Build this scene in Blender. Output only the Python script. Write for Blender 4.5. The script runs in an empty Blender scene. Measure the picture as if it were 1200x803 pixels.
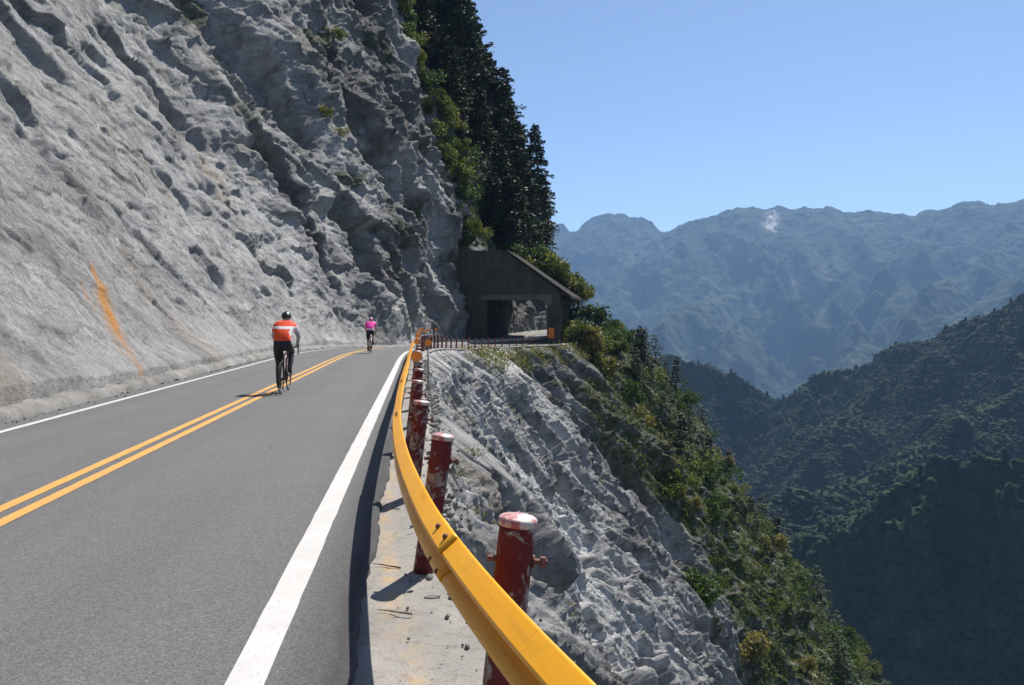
import bpy, bmesh, math, random
import numpy as np
from mathutils import Vector, Matrix
R = math.radians
random.seed(7)
sc = bpy.context.scene
COL = sc.collection

# ------------------------------------------------------------------ noise
_rng = np.random.default_rng(11)
PERM = _rng.permutation(256).astype(np.int32)
PERM = np.concatenate([PERM, PERM, PERM])
G3 = _rng.normal(size=(256, 3)).astype(np.float32); G3 /= np.linalg.norm(G3, axis=1)[:, None]
_a = np.arange(256) / 256 * 2 * np.pi
G2 = np.stack([np.cos(_a), np.sin(_a)], 1).astype(np.float32)
RND = _rng.random((256, 6)).astype(np.float32)

def fade(t): return t * t * t * (t * (t * 6 - 15) + 10)
def sst(a, b, x):
    t = np.clip((x - a) / (b - a), 0, 1); return t * t * (3 - 2 * t)

def n2(x, y, seed=0):
    x = np.asarray(x, np.float32) + seed * 17.31; y = np.asarray(y, np.float32) - seed * 9.77
    xi = np.floor(x).astype(np.int32); yi = np.floor(y).astype(np.int32)
    xf = x - xi; yf = y - yi; u = fade(xf); v = fade(yf)
    def g(a, b):
        h = PERM[PERM[(xi + a) & 255] + ((yi + b) & 255)]
        return G2[h, 0] * (xf - a) + G2[h, 1] * (yf - b)
    r0 = g(0, 0) * (1 - u) + g(1, 0) * u; r1 = g(0, 1) * (1 - u) + g(1, 1) * u
    return (r0 * (1 - v) + r1 * v) * 1.5

def n3(p, seed=0):
    p = np.asarray(p, np.float32) + seed * 13.7
    i = np.floor(p).astype(np.int32); f = p - i; w = fade(f); i = i & 255
    out = 0
    for a in (0, 1):
        wa = w[..., 0] if a else 1 - w[..., 0]
        for b in (0, 1):
            wb = w[..., 1] if b else 1 - w[..., 1]
            for c in (0, 1):
                wc = w[..., 2] if c else 1 - w[..., 2]
                h = PERM[PERM[PERM[(i[..., 0] + a) & 255] + ((i[..., 1] + b) & 255)] + ((i[..., 2] + c) & 255)]
                g = G3[h]
                out = out + wa * wb * wc * (g[..., 0] * (f[..., 0] - a) + g[..., 1] * (f[..., 1] - b) + g[..., 2] * (f[..., 2] - c))
    return out * 1.5

def fbm2(x, y, octs=4, seed=0, gain=.5):
    s = 0; a = 1
    for k in range(octs):
        s = s + a * n2(x * 2 ** k, y * 2 ** k, seed + k); a *= gain
    return s
def ridged2(x, y, octs=4, seed=0, gain=.5):
    s = 0; a = 1
    for k in range(octs):
        s = s + a * (1 - 2 * np.abs(n2(x * 2 ** k, y * 2 ** k, seed + k))); a *= gain
    return s

def facet(x, y, seed=0, tilt=1.0, edge=.05):
    """cells that each carry their own tilted plane: broken rock faces with ledges between"""
    x = np.asarray(x, np.float32) + seed * 31.7; y = np.asarray(y, np.float32) + seed * 12.9
    xi = np.floor(x).astype(np.int32); yi = np.floor(y).astype(np.int32)
    d1 = np.full(x.shape, 9., np.float32); d2 = d1.copy(); h1 = np.zeros_like(x); h2 = np.zeros_like(x)
    for a in (-1, 0, 1):
        for b in (-1, 0, 1):
            h = PERM[PERM[(xi + a) & 255] + ((yi + b) & 255)]
            q = RND[h]
            dx = x - (xi + a + q[..., 0]); dy = y - (yi + b + q[..., 1])
            d = np.sqrt(dx * dx + dy * dy)
            v = (q[..., 2] - .5) + tilt * ((q[..., 3] - .5) * dx + (q[..., 4] - .5) * dy)
            c = d < d1
            d2n = np.where(c, d1, np.minimum(d, d2)); h2 = np.where(c, h1, np.where(d < d2, v, h2))
            d1 = np.where(c, d, d1); h1 = np.where(c, v, h1); d2 = d2n
    w = .5 * (1 - sst(0, edge, d2 - d1))
    return h1 * (1 - w) + h2 * w, d2 - d1

# ------------------------------------------------------------------ mesh helpers
def link(o, parent=None):
    COL.objects.link(o)
    if parent is not None: o.parent = parent
    return o
def tag(o, label=None, cat=None, group=None, kind=None):
    if label: o['label'] = label
    if cat: o['category'] = cat
    if group: o['group'] = group
    if kind: o['kind'] = kind
    return o
def thing(name, label, cat, loc=(0, 0, 0), rz=0, group=None):
    o = bpy.data.objects.new(name, None); o.empty_display_size = .2
    link(o); o.location = loc; o.rotation_euler = (0, 0, rz)
    return tag(o, label, cat, group)
def mesh_np(name, V, F, mat=None, parent=None, smooth=True, attrs=None, kind=None):
    V = np.asarray(V, np.float32).reshape(-1, 3); F = np.asarray(F, np.int32)
    k = F.shape[1]
    me = bpy.data.meshes.new(name)
    me.vertices.add(len(V)); me.vertices.foreach_set('co', V.ravel())
    me.loops.add(F.size); me.loops.foreach_set('vertex_index', F.ravel())
    me.polygons.add(len(F)); me.polygons.foreach_set('loop_start', np.arange(0, F.size, k, dtype=np.int32))
    me.polygons.foreach_set('loop_total', np.full(len(F), k, np.int32))
    me.polygons.foreach_set('use_smooth', np.full(len(F), smooth, bool))
    me.update(calc_edges=True)
    for an, (ty, arr) in (attrs or {}).items():
        at = me.attributes.new(an, ty, 'POINT')
        at.data.foreach_set('vector' if ty == 'FLOAT_VECTOR' else 'value', np.asarray(arr, np.float32).ravel())
    if mat: me.materials.append(mat)
    o = bpy.data.objects.new(name, me); link(o, parent)
    if kind: o['kind'] = kind
    return o
def grid_faces(nr, nc, flip=False):
    i = np.arange(nr * nc).reshape(nr, nc)
    a, b, c, d = i[:-1, :-1], i[:-1, 1:], i[1:, 1:], i[1:, :-1]
    f = np.stack([a, b, c, d], -1).reshape(-1, 4)
    return f[:, ::-1].copy() if flip else f
def bm_obj(name, bm, mat=None, parent=None, smooth=False, kind=None):
    bmesh.ops.recalc_face_normals(bm, faces=bm.faces)
    me = bpy.data.meshes.new(name); bm.to_mesh(me); bm.free()
    if smooth:
        for p in me.polygons: p.use_smooth = True
    if mat: me.materials.append(mat)
    o = bpy.data.objects.new(name, me); link(o, parent)
    if kind: o['kind'] = kind
    return o
def add_box(bm, lo, hi, bevel=0):
    m = Matrix.Translation([(a + b) / 2 for a, b in zip(lo, hi)]) @ Matrix.Diagonal([b - a for a, b in zip(lo, hi)] + [1])
    r = bmesh.ops.create_cube(bm, size=1, matrix=m)
    if bevel:
        es = list({e for v in r['verts'] for e in v.link_edges})
        bmesh.ops.bevel(bm, geom=es, offset=bevel, segments=2, affect='EDGES')
def add_prism(bm, pts, y0, y1):
    """polygon in xz extruded along y"""
    v0 = [bm.verts.new((x, y0, z)) for x, z in pts]; v1 = [bm.verts.new((x, y1, z)) for x, z in pts]
    bm.faces.new(v0); bm.faces.new(v1[::-1])
    n = len(pts)
    for k in range(n): bm.faces.new((v0[k], v0[(k + 1) % n], v1[(k + 1) % n], v1[k]))
def add_tube(bm, pts, rad, seg=8, cap=True):
    pts = [Vector(p) for p in pts]; n = len(pts)
    rad = rad if hasattr(rad, '__len__') else [rad] * n
    rings = []; up = None
    for k in range(n):
        t = (pts[min(k + 1, n - 1)] - pts[max(k - 1, 0)]).normalized()
        if up is None:
            up = Vector((0, 0, 1)) if abs(t.z) < .9 else Vector((1, 0, 0))
        a = t.cross(up)
        if a.length < 1e-4: a = t.orthogonal()
        a.normalize(); b = a.cross(t).normalized(); up = b
        rings.append([bm.verts.new(pts[k] + (a * math.cos(q) + b * math.sin(q)) * rad[k])
                      for q in (2 * math.pi * i / seg for i in range(seg))])
    for r0, r1 in zip(rings, rings[1:]):
        for i in range(seg): bm.faces.new((r0[i], r0[(i + 1) % seg], r1[(i + 1) % seg], r1[i]))
    if cap:
        bm.faces.new(rings[0][::-1]); bm.faces.new(rings[-1])
def add_torus(bm, c, Rr, r, seg=40, s2=8, axis='x'):
    rings = []
    for i in range(seg):
        a = 2 * math.pi * i / seg; ring = []
        for j in range(s2):
            b = 2 * math.pi * j / s2; q = Rr + r * math.cos(b)
            ring.append(bm.verts.new((c[0] + r * math.sin(b), c[1] + q * math.cos(a), c[2] + q * math.sin(a))))
        rings.append(ring)
    for i in range(seg):
        for j in range(s2):
            bm.faces.new((rings[i][j], rings[(i + 1) % seg][j], rings[(i + 1) % seg][(j + 1) % s2], rings[i][(j + 1) % s2]))
def add_lathe(bm, prof, c=(0, 0, 0), seg=24):
    rings = [[bm.verts.new((c[0] + r * math.cos(2 * math.pi * i / seg), c[1] + r * math.sin(2 * math.pi * i / seg), c[2] + z)) for i in range(seg)] for r, z in prof]
    for r0, r1 in zip(rings, rings[1:]):
        for i in range(seg): bm.faces.new((r0[i], r0[(i + 1) % seg], r1[(i + 1) % seg], r1[i]))
    bm.faces.new(rings[0][::-1]); bm.faces.new(rings[-1])
def dup(root, loc=None, rz=None, scale=None, label=None, group=None):
    r = root.copy(); COL.objects.link(r)
    if loc is not None: r.location = loc
    if rz is not None: r.rotation_euler = (r.rotation_euler[0], r.rotation_euler[1], rz)
    if scale is not None: r.scale = scale if hasattr(scale, '__len__') else (scale,) * 3
    if label: r['label'] = label
    if group: r['group'] = group
    for ch in list(root.children):
        c = ch.copy(); COL.objects.link(c); c.parent = r
        for g in ch.children:
            d = g.copy(); COL.objects.link(d); d.parent = c
    return r

# ------------------------------------------------------------------ material helpers
class NT:
    def __init__(s, name):
        s.m = bpy.data.materials.new(name); s.m.use_nodes = True
        s.t = s.m.node_tree; s.n = s.t.nodes; s.b = s.n['Principled BSDF']; s.out = s.n['Material Output']
    def new(s, ty, **kw):
        n = s.n.new(ty)
        for k, v in kw.items():
            if k.startswith('i_'):
                n.inputs[k[2:].replace('_', ' ')].default_value = v
            else: setattr(n, k, v)
        return n
    def l(s, a, b): s.t.links.new(a, b)
    def pos(s): return s.new('ShaderNodeTexCoord').outputs['Object']
    def attr(s, name, vec=False):
        n = s.new('ShaderNodeAttribute'); n.attribute_name = name
        return n.outputs['Vector' if vec else 'Fac']
    def scl(s, v, k):
        n = s.new('ShaderNodeVectorMath', operation='MULTIPLY'); s.l(v, n.inputs[0]); n.inputs[1].default_value = k; return n.outputs[0]
    def noise(s, v, scale, detail=4, rough=.55, dist=0):
        n = s.new('ShaderNodeTexNoise'); n.inputs['Scale'].default_value = scale; n.inputs['Detail'].default_value = detail
        n.inputs['Roughness'].default_value = rough; n.inputs['Distortion'].default_value = dist
        if v is not None: s.l(v, n.inputs['Vector'])
        return n.outputs['Fac']
    def voro(s, v, scale, feature='F1'):
        n = s.new('ShaderNodeTexVoronoi', feature=feature); n.inputs['Scale'].default_value = scale; s.l(v, n.inputs['Vector'])
        return n
    def ramp(s, f, stops):
        n = s.new('ShaderNodeValToRGB'); e = n.color_ramp.elements
        while len(e) < len(stops): e.new(.5)
        for q, (p, c) in zip(e, stops):
            q.position = p; q.color = (*c, 1) if hasattr(c, '__len__') else (c, c, c, 1)
        s.l(f, n.inputs[0]); return n.outputs['Color']
    def mix(s, f, a, b, mode='MIX'):
        n = s.new('ShaderNodeMix', data_type='RGBA', blend_type=mode)
        for v, i in ((f, 0), (a, 6), (b, 7)):
            if isinstance(v, (int, float)): n.inputs[i].default_value = v
            elif isinstance(v, tuple): n.inputs[i].default_value = (*v, 1)
            else: s.l(v, n.inputs[i])
        return n.outputs[2]
    def math(s, op, a, b=0, clamp=False):
        n = s.new('ShaderNodeMath', operation=op, use_clamp=clamp)
        for v, i in ((a, 0), (b, 1)):
            if isinstance(v, (int, float)): n.inputs[i].default_value = v
            else: s.l(v, n.inputs[i])
        return n.outputs[0]
    def bump(s, h, strength=.5, dist=.02, prev=None):
        n = s.new('ShaderNodeBump'); n.inputs['Strength'].default_value = strength; n.inputs['Distance'].default_value = dist
        s.l(h, n.inputs['Height'])
        if prev is not None: s.l(prev, n.inputs['Normal'])
        return n.outputs[0]
    def set(s, col=None, rough=None, nrm=None, spec=None, metal=None):
        for v, k in ((col, 'Base Color'), (rough, 'Roughness'), (nrm, 'Normal'), (spec, 'Specular IOR Level'), (metal, 'Metallic')):
            if v is None: continue
            if isinstance(v, (int, float)): s.b.inputs[k].default_value = v
            elif isinstance(v, tuple): s.b.inputs[k].default_value = (*v, 1)
            else: s.l(v, s.b.inputs[k])
        return s.m

def m_plain(name, col, rough=.5, var=.15, scale=20, metal=0, spec=.5):
    t = NT(name); p = t.pos(); f = t.noise(p, scale, 3)
    c = t.mix(f, tuple(x * (1 - var) for x in col), tuple(min(1, x * (1 + var)) for x in col))
    return t.set(c, rough, None, spec, metal)

def m_rock(name, dark, mid, light, streak, soil, tint=0):
    t = NT(name); p = t.pos(); st = t.attr('st', True)
    big = t.noise(p, .22, 5, .6); med = t.noise(p, 1.1, 8, .7, .3); fine = t.noise(p, 7, 7, .72)
    s1 = t.noise(t.scl(st, (1.3, .26, 1)), 1, 7, .66, .5); s2 = t.noise(t.scl(st, (4, .7, 1)), 1, 5, .66, .5)
    f = t.math('ADD', t.math('MULTIPLY', big, .36), t.math('ADD', t.math('MULTIPLY', med, .36), t.math('MULTIPLY', s1, .28)))
    c = t.ramp(f, [(.38, dark), (.5, mid), (.61, light)])
    c = t.mix(t.ramp(fine, [(.36, .6), (.54, 0.)]), c, t.mix(1, c, (.5, .5, .51), 'MULTIPLY'))
    k = t.math('MULTIPLY', t.ramp(s2, [(.55, 0.), (.64, 1.)]), t.ramp(med, [(.42, 0.), (.58, 1.)]))
    c = t.mix(t.math('MULTIPLY', k, .8), c, streak)
    s3 = t.noise(t.scl(st, (2., .5, 1)), 1.0, 7, .7, .8)
    k2 = t.ramp(s3, [(.36, 1.), (.44, 0.)])
    c = t.mix(t.math('MULTIPLY', k2, .5), c, tuple(x * .4 for x in dark))
    och = t.noise(t.scl(st, (.5, .12, 1)), 1, 4, .6, .5)
    c = t.mix(t.math('MULTIPLY', t.ramp(och, [(.58, 0.), (.7, 1.)]), .35), c, (.34, .26, .17))
    tone = t.attr('tone')
    c = t.mix(t.math('MULTIPLY', tone, .9, True), c, t.mix(1, c, (.62, .615, .61), 'MULTIPLY'))
    crk = t.math('MULTIPLY', t.attr('crack'), t.ramp(med, [(.3, 1.), (.62, .25)]), True)
    c = t.mix(t.math('MULTIPLY', crk, .75), c, tuple(x * .28 for x in dark))
    rock_dark_shade = t.math('MULTIPLY', t.attr('rock_dark_shade'), t.ramp(med, [(.32, 1.), (.68, .55)]))
    c = t.mix(rock_dark_shade, c, (.05, .046, .041))  # dark rock tone, and on the cliff also shade put into the colour
    sta = t.math('MULTIPLY', t.attr('stain'), t.ramp(t.noise(t.scl(st, (7, 1.2, 1)), 1, 4), [(.3, .6), (.55, 1.)]), True)
    c = t.mix(sta, c, (.56, .25, .05))
    veg = t.math('MULTIPLY', t.attr('veg'), t.ramp(t.noise(p, .9, 5, .6), [(.36, .3), (.52, 1.)]), True)
    vc = t.ramp(t.noise(p, 1.7, 4), [(.3, soil[0]), (.5, soil[1]), (.7, soil[2])])
    c = t.mix(veg, c, vc)
    rg_ = t.new('ShaderNodeTexNoise', noise_type='RIDGED_MULTIFRACTAL'); rg_.inputs['Scale'].default_value = 1.0; rg_.inputs['Detail'].default_value = 7; rg_.inputs['Roughness'].default_value = .6
    t.l(t.scl(st, (2.2, .9, 1)), rg_.inputs['Vector'])
    h = t.math('ADD', t.math('MULTIPLY', t.noise(p, 2.6, 9, .72), 1.2), t.math('MULTIPLY', rg_.outputs['Fac'], .16))
    n = t.bump(h, 1., .26)
    n = t.bump(fine, .8, .06, n)
    return t.set(c, .92, n, .12)

def m_asphalt():
    t = NT('asphalt'); p = t.pos(); st = t.attr('st', True)
    f = t.noise(p, 140, 3, .7); g = t.noise(p, .55, 4, .6); lane = t.noise(t.scl(st, (1.4, .04, 1)), 1, 3, .5, .2)
    cell = t.voro(p, 120).outputs['Color']; sv = t.new('ShaderNodeSeparateColor'); t.l(cell, sv.inputs[0])
    mixv = t.math('ADD', t.math('MULTIPLY', sv.outputs[0], .6), t.math('MULTIPLY', f, .4))
    c = t.ramp(mixv, [(.12, (.062, .062, .063)), (.5, (.103, .102, .102)), (.85, (.156, .154, .153))])
    c = t.mix(t.ramp(g, [(.3, 0.), (.7, .35)]), c, t.mix(1, c, (.75, .75, .755), 'MULTIPLY'))
    c = t.mix(t.ramp(lane, [(.38, 0.), (.62, .55)]), c, t.mix(1, c, (1.22, 1.21, 1.2), 'MULTIPLY'))
    ed = t.attr('edge')
    c = t.mix(t.math('MULTIPLY', ed, .8), c, (.022, .021, .021))
    cr = t.voro(t.scl(st, (.55, .2, 1)), 1, 'DISTANCE_TO_EDGE').outputs['Distance']
    cn = t.noise(p, 1.2, 2)
    k = t.math('MULTIPLY', t.ramp(cr, [(0.0, 1.), (.006, 0.)]), t.ramp(cn, [(.55, 0.), (.62, 1.)]))
    c = t.mix(t.math('MULTIPLY', k, .5), c, (.03, .03, .03))
    n = t.bump(t.noise(p, 170, 3, .8), .35, .004)
    return t.set(c, .86, n, .3)

def m_paint(name, col, dirt):
    t = NT(name); p = t.pos()
    w = t.noise(p, 60, 5, .7); b = t.noise(p, 2.2, 5, .65)
    c = t.mix(t.ramp(b, [(.35, 0.), (.75, .55)]), col, dirt)
    c = t.mix(t.ramp(w, [(.58, 0.), (.7, .75)]), c, (.13, .125, .12))
    return t.set(c, .7, t.bump(t.noise(p, 180, 3), .4, .004), .3)

def m_concrete(name, col, var=.3, dirt=(.12, .105, .09), bump=.012, line=False):
    t = NT(name); p = t.pos()
    a = t.noise(p, 1.1, 6, .62); b = t.noise(p, 14, 5, .65); f = t.noise(p, 90, 3, .7)
    c = t.mix(t.ramp(a, [(.3, 0.), (.7, 1.)]), tuple(x * (1 - var) for x in col), tuple(x * (1 + var * .6) for x in col))
    c = t.mix(t.ramp(b, [(.52, 0.), (.75, .6)]), c, dirt)
    c = t.mix(t.ramp(f, [(.35, .35), (.6, 0.)]), c, (.1, .095, .09))
    if line:
        k = t.math('MULTIPLY', t.attr('mark'), t.ramp(t.noise(p, 9, 5, .7), [(.42, 0.), (.6, 1.)]), True)
        c = t.mix(t.math('MULTIPLY', k, .5), c, (.5, .3, .08))
    n = t.bump(t.math('ADD', b, t.math('MULTIPLY', f, .5)), .7, bump)
    return t.set(c, .9, n, .2)

def m_leaf(name, a, b, c, trans=.25):
    t = NT(name); p = t.pos()
    oi = t.new('ShaderNodeObjectInfo').outputs['Random']
    g = t.new('ShaderNodeNewGeometry').outputs['Random Per Island']
    col = t.ramp(g, [(.1, a), (.5, b), (.95, c)])
    col = t.mix(t.math('MULTIPLY', oi, .45), col, t.mix(1, col, (.62, .72, .6), 'MULTIPLY'))
    t.set(col, .6, None, .25)
    tr = t.new('ShaderNodeBsdfTranslucent'); t.l(t.mix(1, col, (1.3, 1.35, .7), 'MULTIPLY'), tr.inputs['Color'])
    mx = t.new('ShaderNodeMixShader'); mx.inputs[0].default_value = trans
    t.l(t.b.outputs[0], mx.inputs[1]); t.l(tr.outputs[0], mx.inputs[2]); t.l(mx.outputs[0], t.out.inputs['Surface'])
    return t.m

def m_forest(name, a, b, c, sc_=(.012, .09), bare=None):
    t = NT(name); p = t.pos()
    f = t.noise(p, sc_[0], 6, .65); g = t.noise(p, sc_[1], 5, .7)
    col = t.ramp(t.math('ADD', t.math('MULTIPLY', f, .5), t.math('MULTIPLY', g, .5)), [(.36, a), (.5, b), (.66, c)])
    if bare:
        k = t.math('MULTIPLY', t.attr('scree'), t.ramp(t.noise(p, .035, 5, .7), [(.4, 0.), (.55, 1.)]), True)
        col = t.mix(k, col, bare)
    v = t.voro(p, sc_[1] * 1.3).outputs['Distance']
    n = t.bump(t.math('ADD', t.math('MULTIPLY', v, -1.), t.math('MULTIPLY', g, 1.5)), .45, .6 / sc_[1])
    return t.set(col, .95, n, .05)

M = {}
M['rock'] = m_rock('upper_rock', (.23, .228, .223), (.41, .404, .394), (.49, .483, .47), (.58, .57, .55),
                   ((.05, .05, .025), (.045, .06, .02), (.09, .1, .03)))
M['slope'] = m_rock('lower_rock', (.2, .196, .191), (.57, .562, .55), (.68, .672, .66), (.76, .75, .74),
                    ((.07, .055, .03), (.045, .06, .018), (.12, .12, .04)))
M['asphalt'] = m_asphalt()
M['white'] = m_paint('white_line_paint', (.5, .49, .475), (.36, .355, .34))
M['yellow'] = m_paint('yellow_line_paint', (.55, .29, .07), (.36, .21, .08))
M['concrete'] = m_concrete('shoulder_concrete', (.29, .27, .245), line=True)
M['kerb'] = m_concrete('kerb_concrete', (.27, .26, .24), .45, (.12, .11, .095), .05)
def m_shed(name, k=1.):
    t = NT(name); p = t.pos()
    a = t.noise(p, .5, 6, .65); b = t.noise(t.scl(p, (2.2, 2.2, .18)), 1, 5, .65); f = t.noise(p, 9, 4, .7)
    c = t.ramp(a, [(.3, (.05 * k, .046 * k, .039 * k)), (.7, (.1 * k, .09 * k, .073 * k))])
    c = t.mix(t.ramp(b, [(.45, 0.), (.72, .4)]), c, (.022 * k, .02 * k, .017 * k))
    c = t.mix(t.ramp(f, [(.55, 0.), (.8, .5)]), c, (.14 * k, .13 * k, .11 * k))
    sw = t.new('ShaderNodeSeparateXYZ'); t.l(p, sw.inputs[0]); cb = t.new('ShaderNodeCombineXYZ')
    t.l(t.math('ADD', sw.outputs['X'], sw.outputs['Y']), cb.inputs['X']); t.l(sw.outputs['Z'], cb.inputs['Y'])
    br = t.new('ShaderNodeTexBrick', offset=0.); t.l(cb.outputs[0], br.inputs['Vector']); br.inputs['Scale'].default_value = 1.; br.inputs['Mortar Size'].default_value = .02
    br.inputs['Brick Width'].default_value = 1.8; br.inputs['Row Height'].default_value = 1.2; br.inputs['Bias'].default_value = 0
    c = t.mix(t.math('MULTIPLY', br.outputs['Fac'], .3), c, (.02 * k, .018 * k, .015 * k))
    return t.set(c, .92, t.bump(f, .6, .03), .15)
M['shed'] = m_shed('shed_concrete'); M['shed_shade_dark'] = m_shed('shade_dark_concrete', .35)  # second one darkened: interior shade put into its colour; also the dark roof
M['shed_light'] = m_concrete('lintel_concrete', (.15, .13, .1), .35, (.06, .05, .04), .02)

def m_rail():
    t = NT('yellow_rail_paint'); p = t.pos(); st = t.attr('st', True)
    d = t.noise(t.scl(st, (20, 1.5, 1)), 1, 5, .65); f = t.noise(p, 70, 4, .7); b = t.noise(p, 2.5, 3)
    c = t.mix(t.ramp(b, [(.3, 0.), (.7, 1.)]), (.80, .35, .010), (.86, .40, .014))
    c = t.mix(t.ramp(d, [(.54, 0.), (.72, .5)]), c, (.45, .2, .03))
    sc1 = t.noise(t.scl(st, (3, 60, 1)), 1, 3, .6, 1.5)
    c = t.mix(t.math('MULTIPLY', t.ramp(sc1, [(.66, 0.), (.7, 1.)]), .5), c, (.3, .17, .06))
    g = t.noise(p, 5, 6, .7)
    c = t.mix(t.ramp(g, [(.55, 0.), (.75, .4)]), c, (.36, .2, .05))
    c = t.mix(t.ramp(f, [(.7, 0.), (.76, .8)]), c, (.16, .08, .03))
    return t.set(c, t.ramp(d, [(.4, .3), (.7, .5)]), t.bump(t.noise(p, 9, 3), .15, .01), .5)
M['rail'] = m_rail()
def m_peel():
    t = NT('peeling_red_paint'); p = t.pos(); oi = t.new('ShaderNodeObjectInfo').outputs['Random']
    ad = t.new('ShaderNodeVectorMath', operation='ADD'); t.l(p, ad.inputs[0]); cb = t.new('ShaderNodeCombineXYZ'); t.l(t.math('MULTIPLY', oi, 37.), cb.inputs['Z']); t.l(cb.outputs[0], ad.inputs[1]); q = ad.outputs[0]
    a = t.noise(q, 9, 9, .72, .5)
    k = t.ramp(a, [(.525, 0.), (.545, 1.)]); rim = t.ramp(a, [(.48, 0.), (.53, 1.)])
    red = t.mix(t.noise(q, 30, 5), (.095, .013, .017), (.165, .026, .031))
    red = t.mix(t.ramp(t.noise(q, 4, 5, .7), [(.45, 0.), (.7, .55)]), red, (.16, .06, .055))
    red = t.mix(t.math('MULTIPLY', rim, .45), red, (.09, .035, .02))
    bare = t.mix(t.ramp(t.noise(q, 26, 6, .7), [(.35, 0.), (.6, 1.)]), (.16, .09, .06), (.36, .33, .32))
    return t.set(t.mix(k, red, bare), t.mix(k, (.75,) * 3, (.9,) * 3), t.bump(k, -.35, .003), .2)
M['post'] = m_peel()
def m_cap():
    t = NT('worn_cap_paint'); p = t.pos()
    k = t.ramp(t.noise(p, 14, 5, .65, .2), [(.4, 0.), (.54, 1.)])
    c = t.mix(k, (.36, .08, .08), (.5, .45, .44))
    return t.set(c, .5, t.bump(k, .3, .003), .5)
M['cap'] = m_cap()
M['steel'] = m_plain('weathered_steel', (.3, .29, .28), .55, .3, 30, .6)
M['galv'] = m_plain('weathered_dark_rail', (.2, .195, .19), .7, .4, 6, .0)
M['darkred'] = m_plain('dark_red_paint', (.14, .02, .022), .6, .4, 12)
M['rust'] = m_plain('rusty_bolt', (.16, .05, .04), .7, .4, 60)
M['amber'] = m_plain('amber_reflector', (.9, .24, .01), .25, .12, 80)
M['orange'] = m_plain('orange_board', (.8, .2, .015), .5, .25, 5)
M['bark'] = m_plain('bark', (.09, .07, .055), .9, .4, 6)
M['needle'] = m_leaf('dark_needles', (.012, .022, .012), (.022, .038, .018), (.045, .07, .028), .12)
M['needle2'] = m_leaf('green_needles', (.022, .04, .016), (.04, .07, .024), (.085, .125, .04), .2)
M['lleaf'] = m_leaf('sunlit_leaves', (.055, .08, .02), (.11, .13, .034), (.22, .2, .065), .35)
M['gleaf'] = m_leaf('green_leaves', (.024, .048, .013), (.05, .088, .02), (.11, .15, .035), .3)
M['straw'] = m_leaf('dry_grass', (.1, .1, .035), (.2, .17, .06), (.3, .24, .1), .3)
M['hillwood'] = m_forest('wooded_ground', (.014, .026, .014), (.03, .048, .024), (.05, .075, .035))
def m_crowns():
    t = NT('far_crowns'); p = t.pos(); g = t.new('ShaderNodeNewGeometry').outputs['Random Per Island']
    big = t.noise(p, .012, 4, .6)
    c = t.ramp(t.math('ADD', t.math('MULTIPLY', g, .5), t.math('MULTIPLY', big, .5)), [(.2, (.014, .025, .013)), (.5, (.026, .042, .02)), (.8, (.045, .06, .03))])
    return t.set(c, .9, t.bump(t.noise(p, 1.1, 5, .75), 1., .9), .08)
M['crowns'] = m_crowns()
M['range'] = m_forest('far_range_cover', (.015, .026, .015), (.03, .045, .022), (.09, .095, .045), (.0035, .02), (.5, .47, .44))
M['wood'] = m_plain('dry_twig', (.16, .11, .07), .9, .3, 60)

# ------------------------------------------------------------------ the line of the road
# right-hand white line: plan points (x, y) and road height z
CP = np.array([(2.3, -25, 0), (1.06, -15, 0), (-.14, -5, 0), (-.74, 0, 0), (-1.34, 5, 0), (-1.94, 10, 0), (-2.54, 15, 0), (-3.14, 20, 0), (-3.74, 25, 0),
               (-4.34, 30, 0), (-4.88, 35, -.01), (-5.28, 40, -.05), (-5.5, 46, -.14), (-5.5, 52, -.3), (-5.05, 59, -.58), (-3.9, 66, -.82),
               (-1.9, 74, -1.0), (.8, 82, -1.08), (3.6, 90, -1.08), (6.1, 98, -.85), (9.2, 107, -.5), (12.2, 117, -.22), (15, 127, -.05),
               (16.8, 137, .1), (16.2, 147, .3), (12.5, 156, .6), (5, 163, .9), (-5, 167, 1.2)], float)
def catmull(P, per=40):
    out = []
    for i in range(1, len(P) - 2):
        p0, p1, p2, p3 = P[i - 1], P[i], P[i + 1], P[i + 2]
        for t in np.linspace(0, 1, per, endpoint=False):
            out.append(.5 * ((2 * p1) + (-p0 + p2) * t + (2 * p0 - 5 * p1 + 4 * p2 - p3) * t * t + (-p0 + 3 * p1 - 3 * p2 + p3) * t ** 3))
    return np.array(out)
LINE = catmull(CP)
SEGL = np.concatenate([[0], np.cumsum(np.linalg.norm(np.diff(LINE[:, :2], axis=0), axis=1))])
def smooth_along(a, k=31):
    pad = np.concatenate([np.repeat(a[:1], k, 0), a, np.repeat(a[-1:], k, 0)])
    ker = np.ones(2 * k + 1) / (2 * k + 1)
    return np.stack([np.convolve(pad[:, c], ker, 'valid') for c in range(a.shape[1])], 1)
_T = np.gradient(LINE[:, :2], axis=0); _T /= np.linalg.norm(_T, axis=1)[:, None]
_T = smooth_along(_T, 40); _T /= np.linalg.norm(_T, axis=1)[:, None]
S0 = np.interp(0, LINE[:, 1][:2200], SEGL[:2200]) if LINE[0, 1] < 0 else 0
def W(s):
    """point on the white line, tangent; s is metres from the point abreast of the camera"""
    q = np.asarray(s, float) + S0
    P = np.stack([np.interp(q, SEGL, LINE[:, k]) for k in range(3)], -1)
    T = np.stack([np.interp(q, SEGL, _T[:, k]) for k in range(2)], -1)
    T /= np.linalg.norm(T, axis=-1)[..., None]
    return P, T
SMIN, SMAX = SEGL[0] - S0 + .1, SEGL[-1] - S0 - .1
def off(s, o, z=0):
    P, T = W(s)
    o = np.asarray(o, float)
    return np.stack([P[..., 0] + T[..., 1] * o, P[..., 1] - T[..., 0] * o, P[..., 2] + z], -1)
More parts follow.
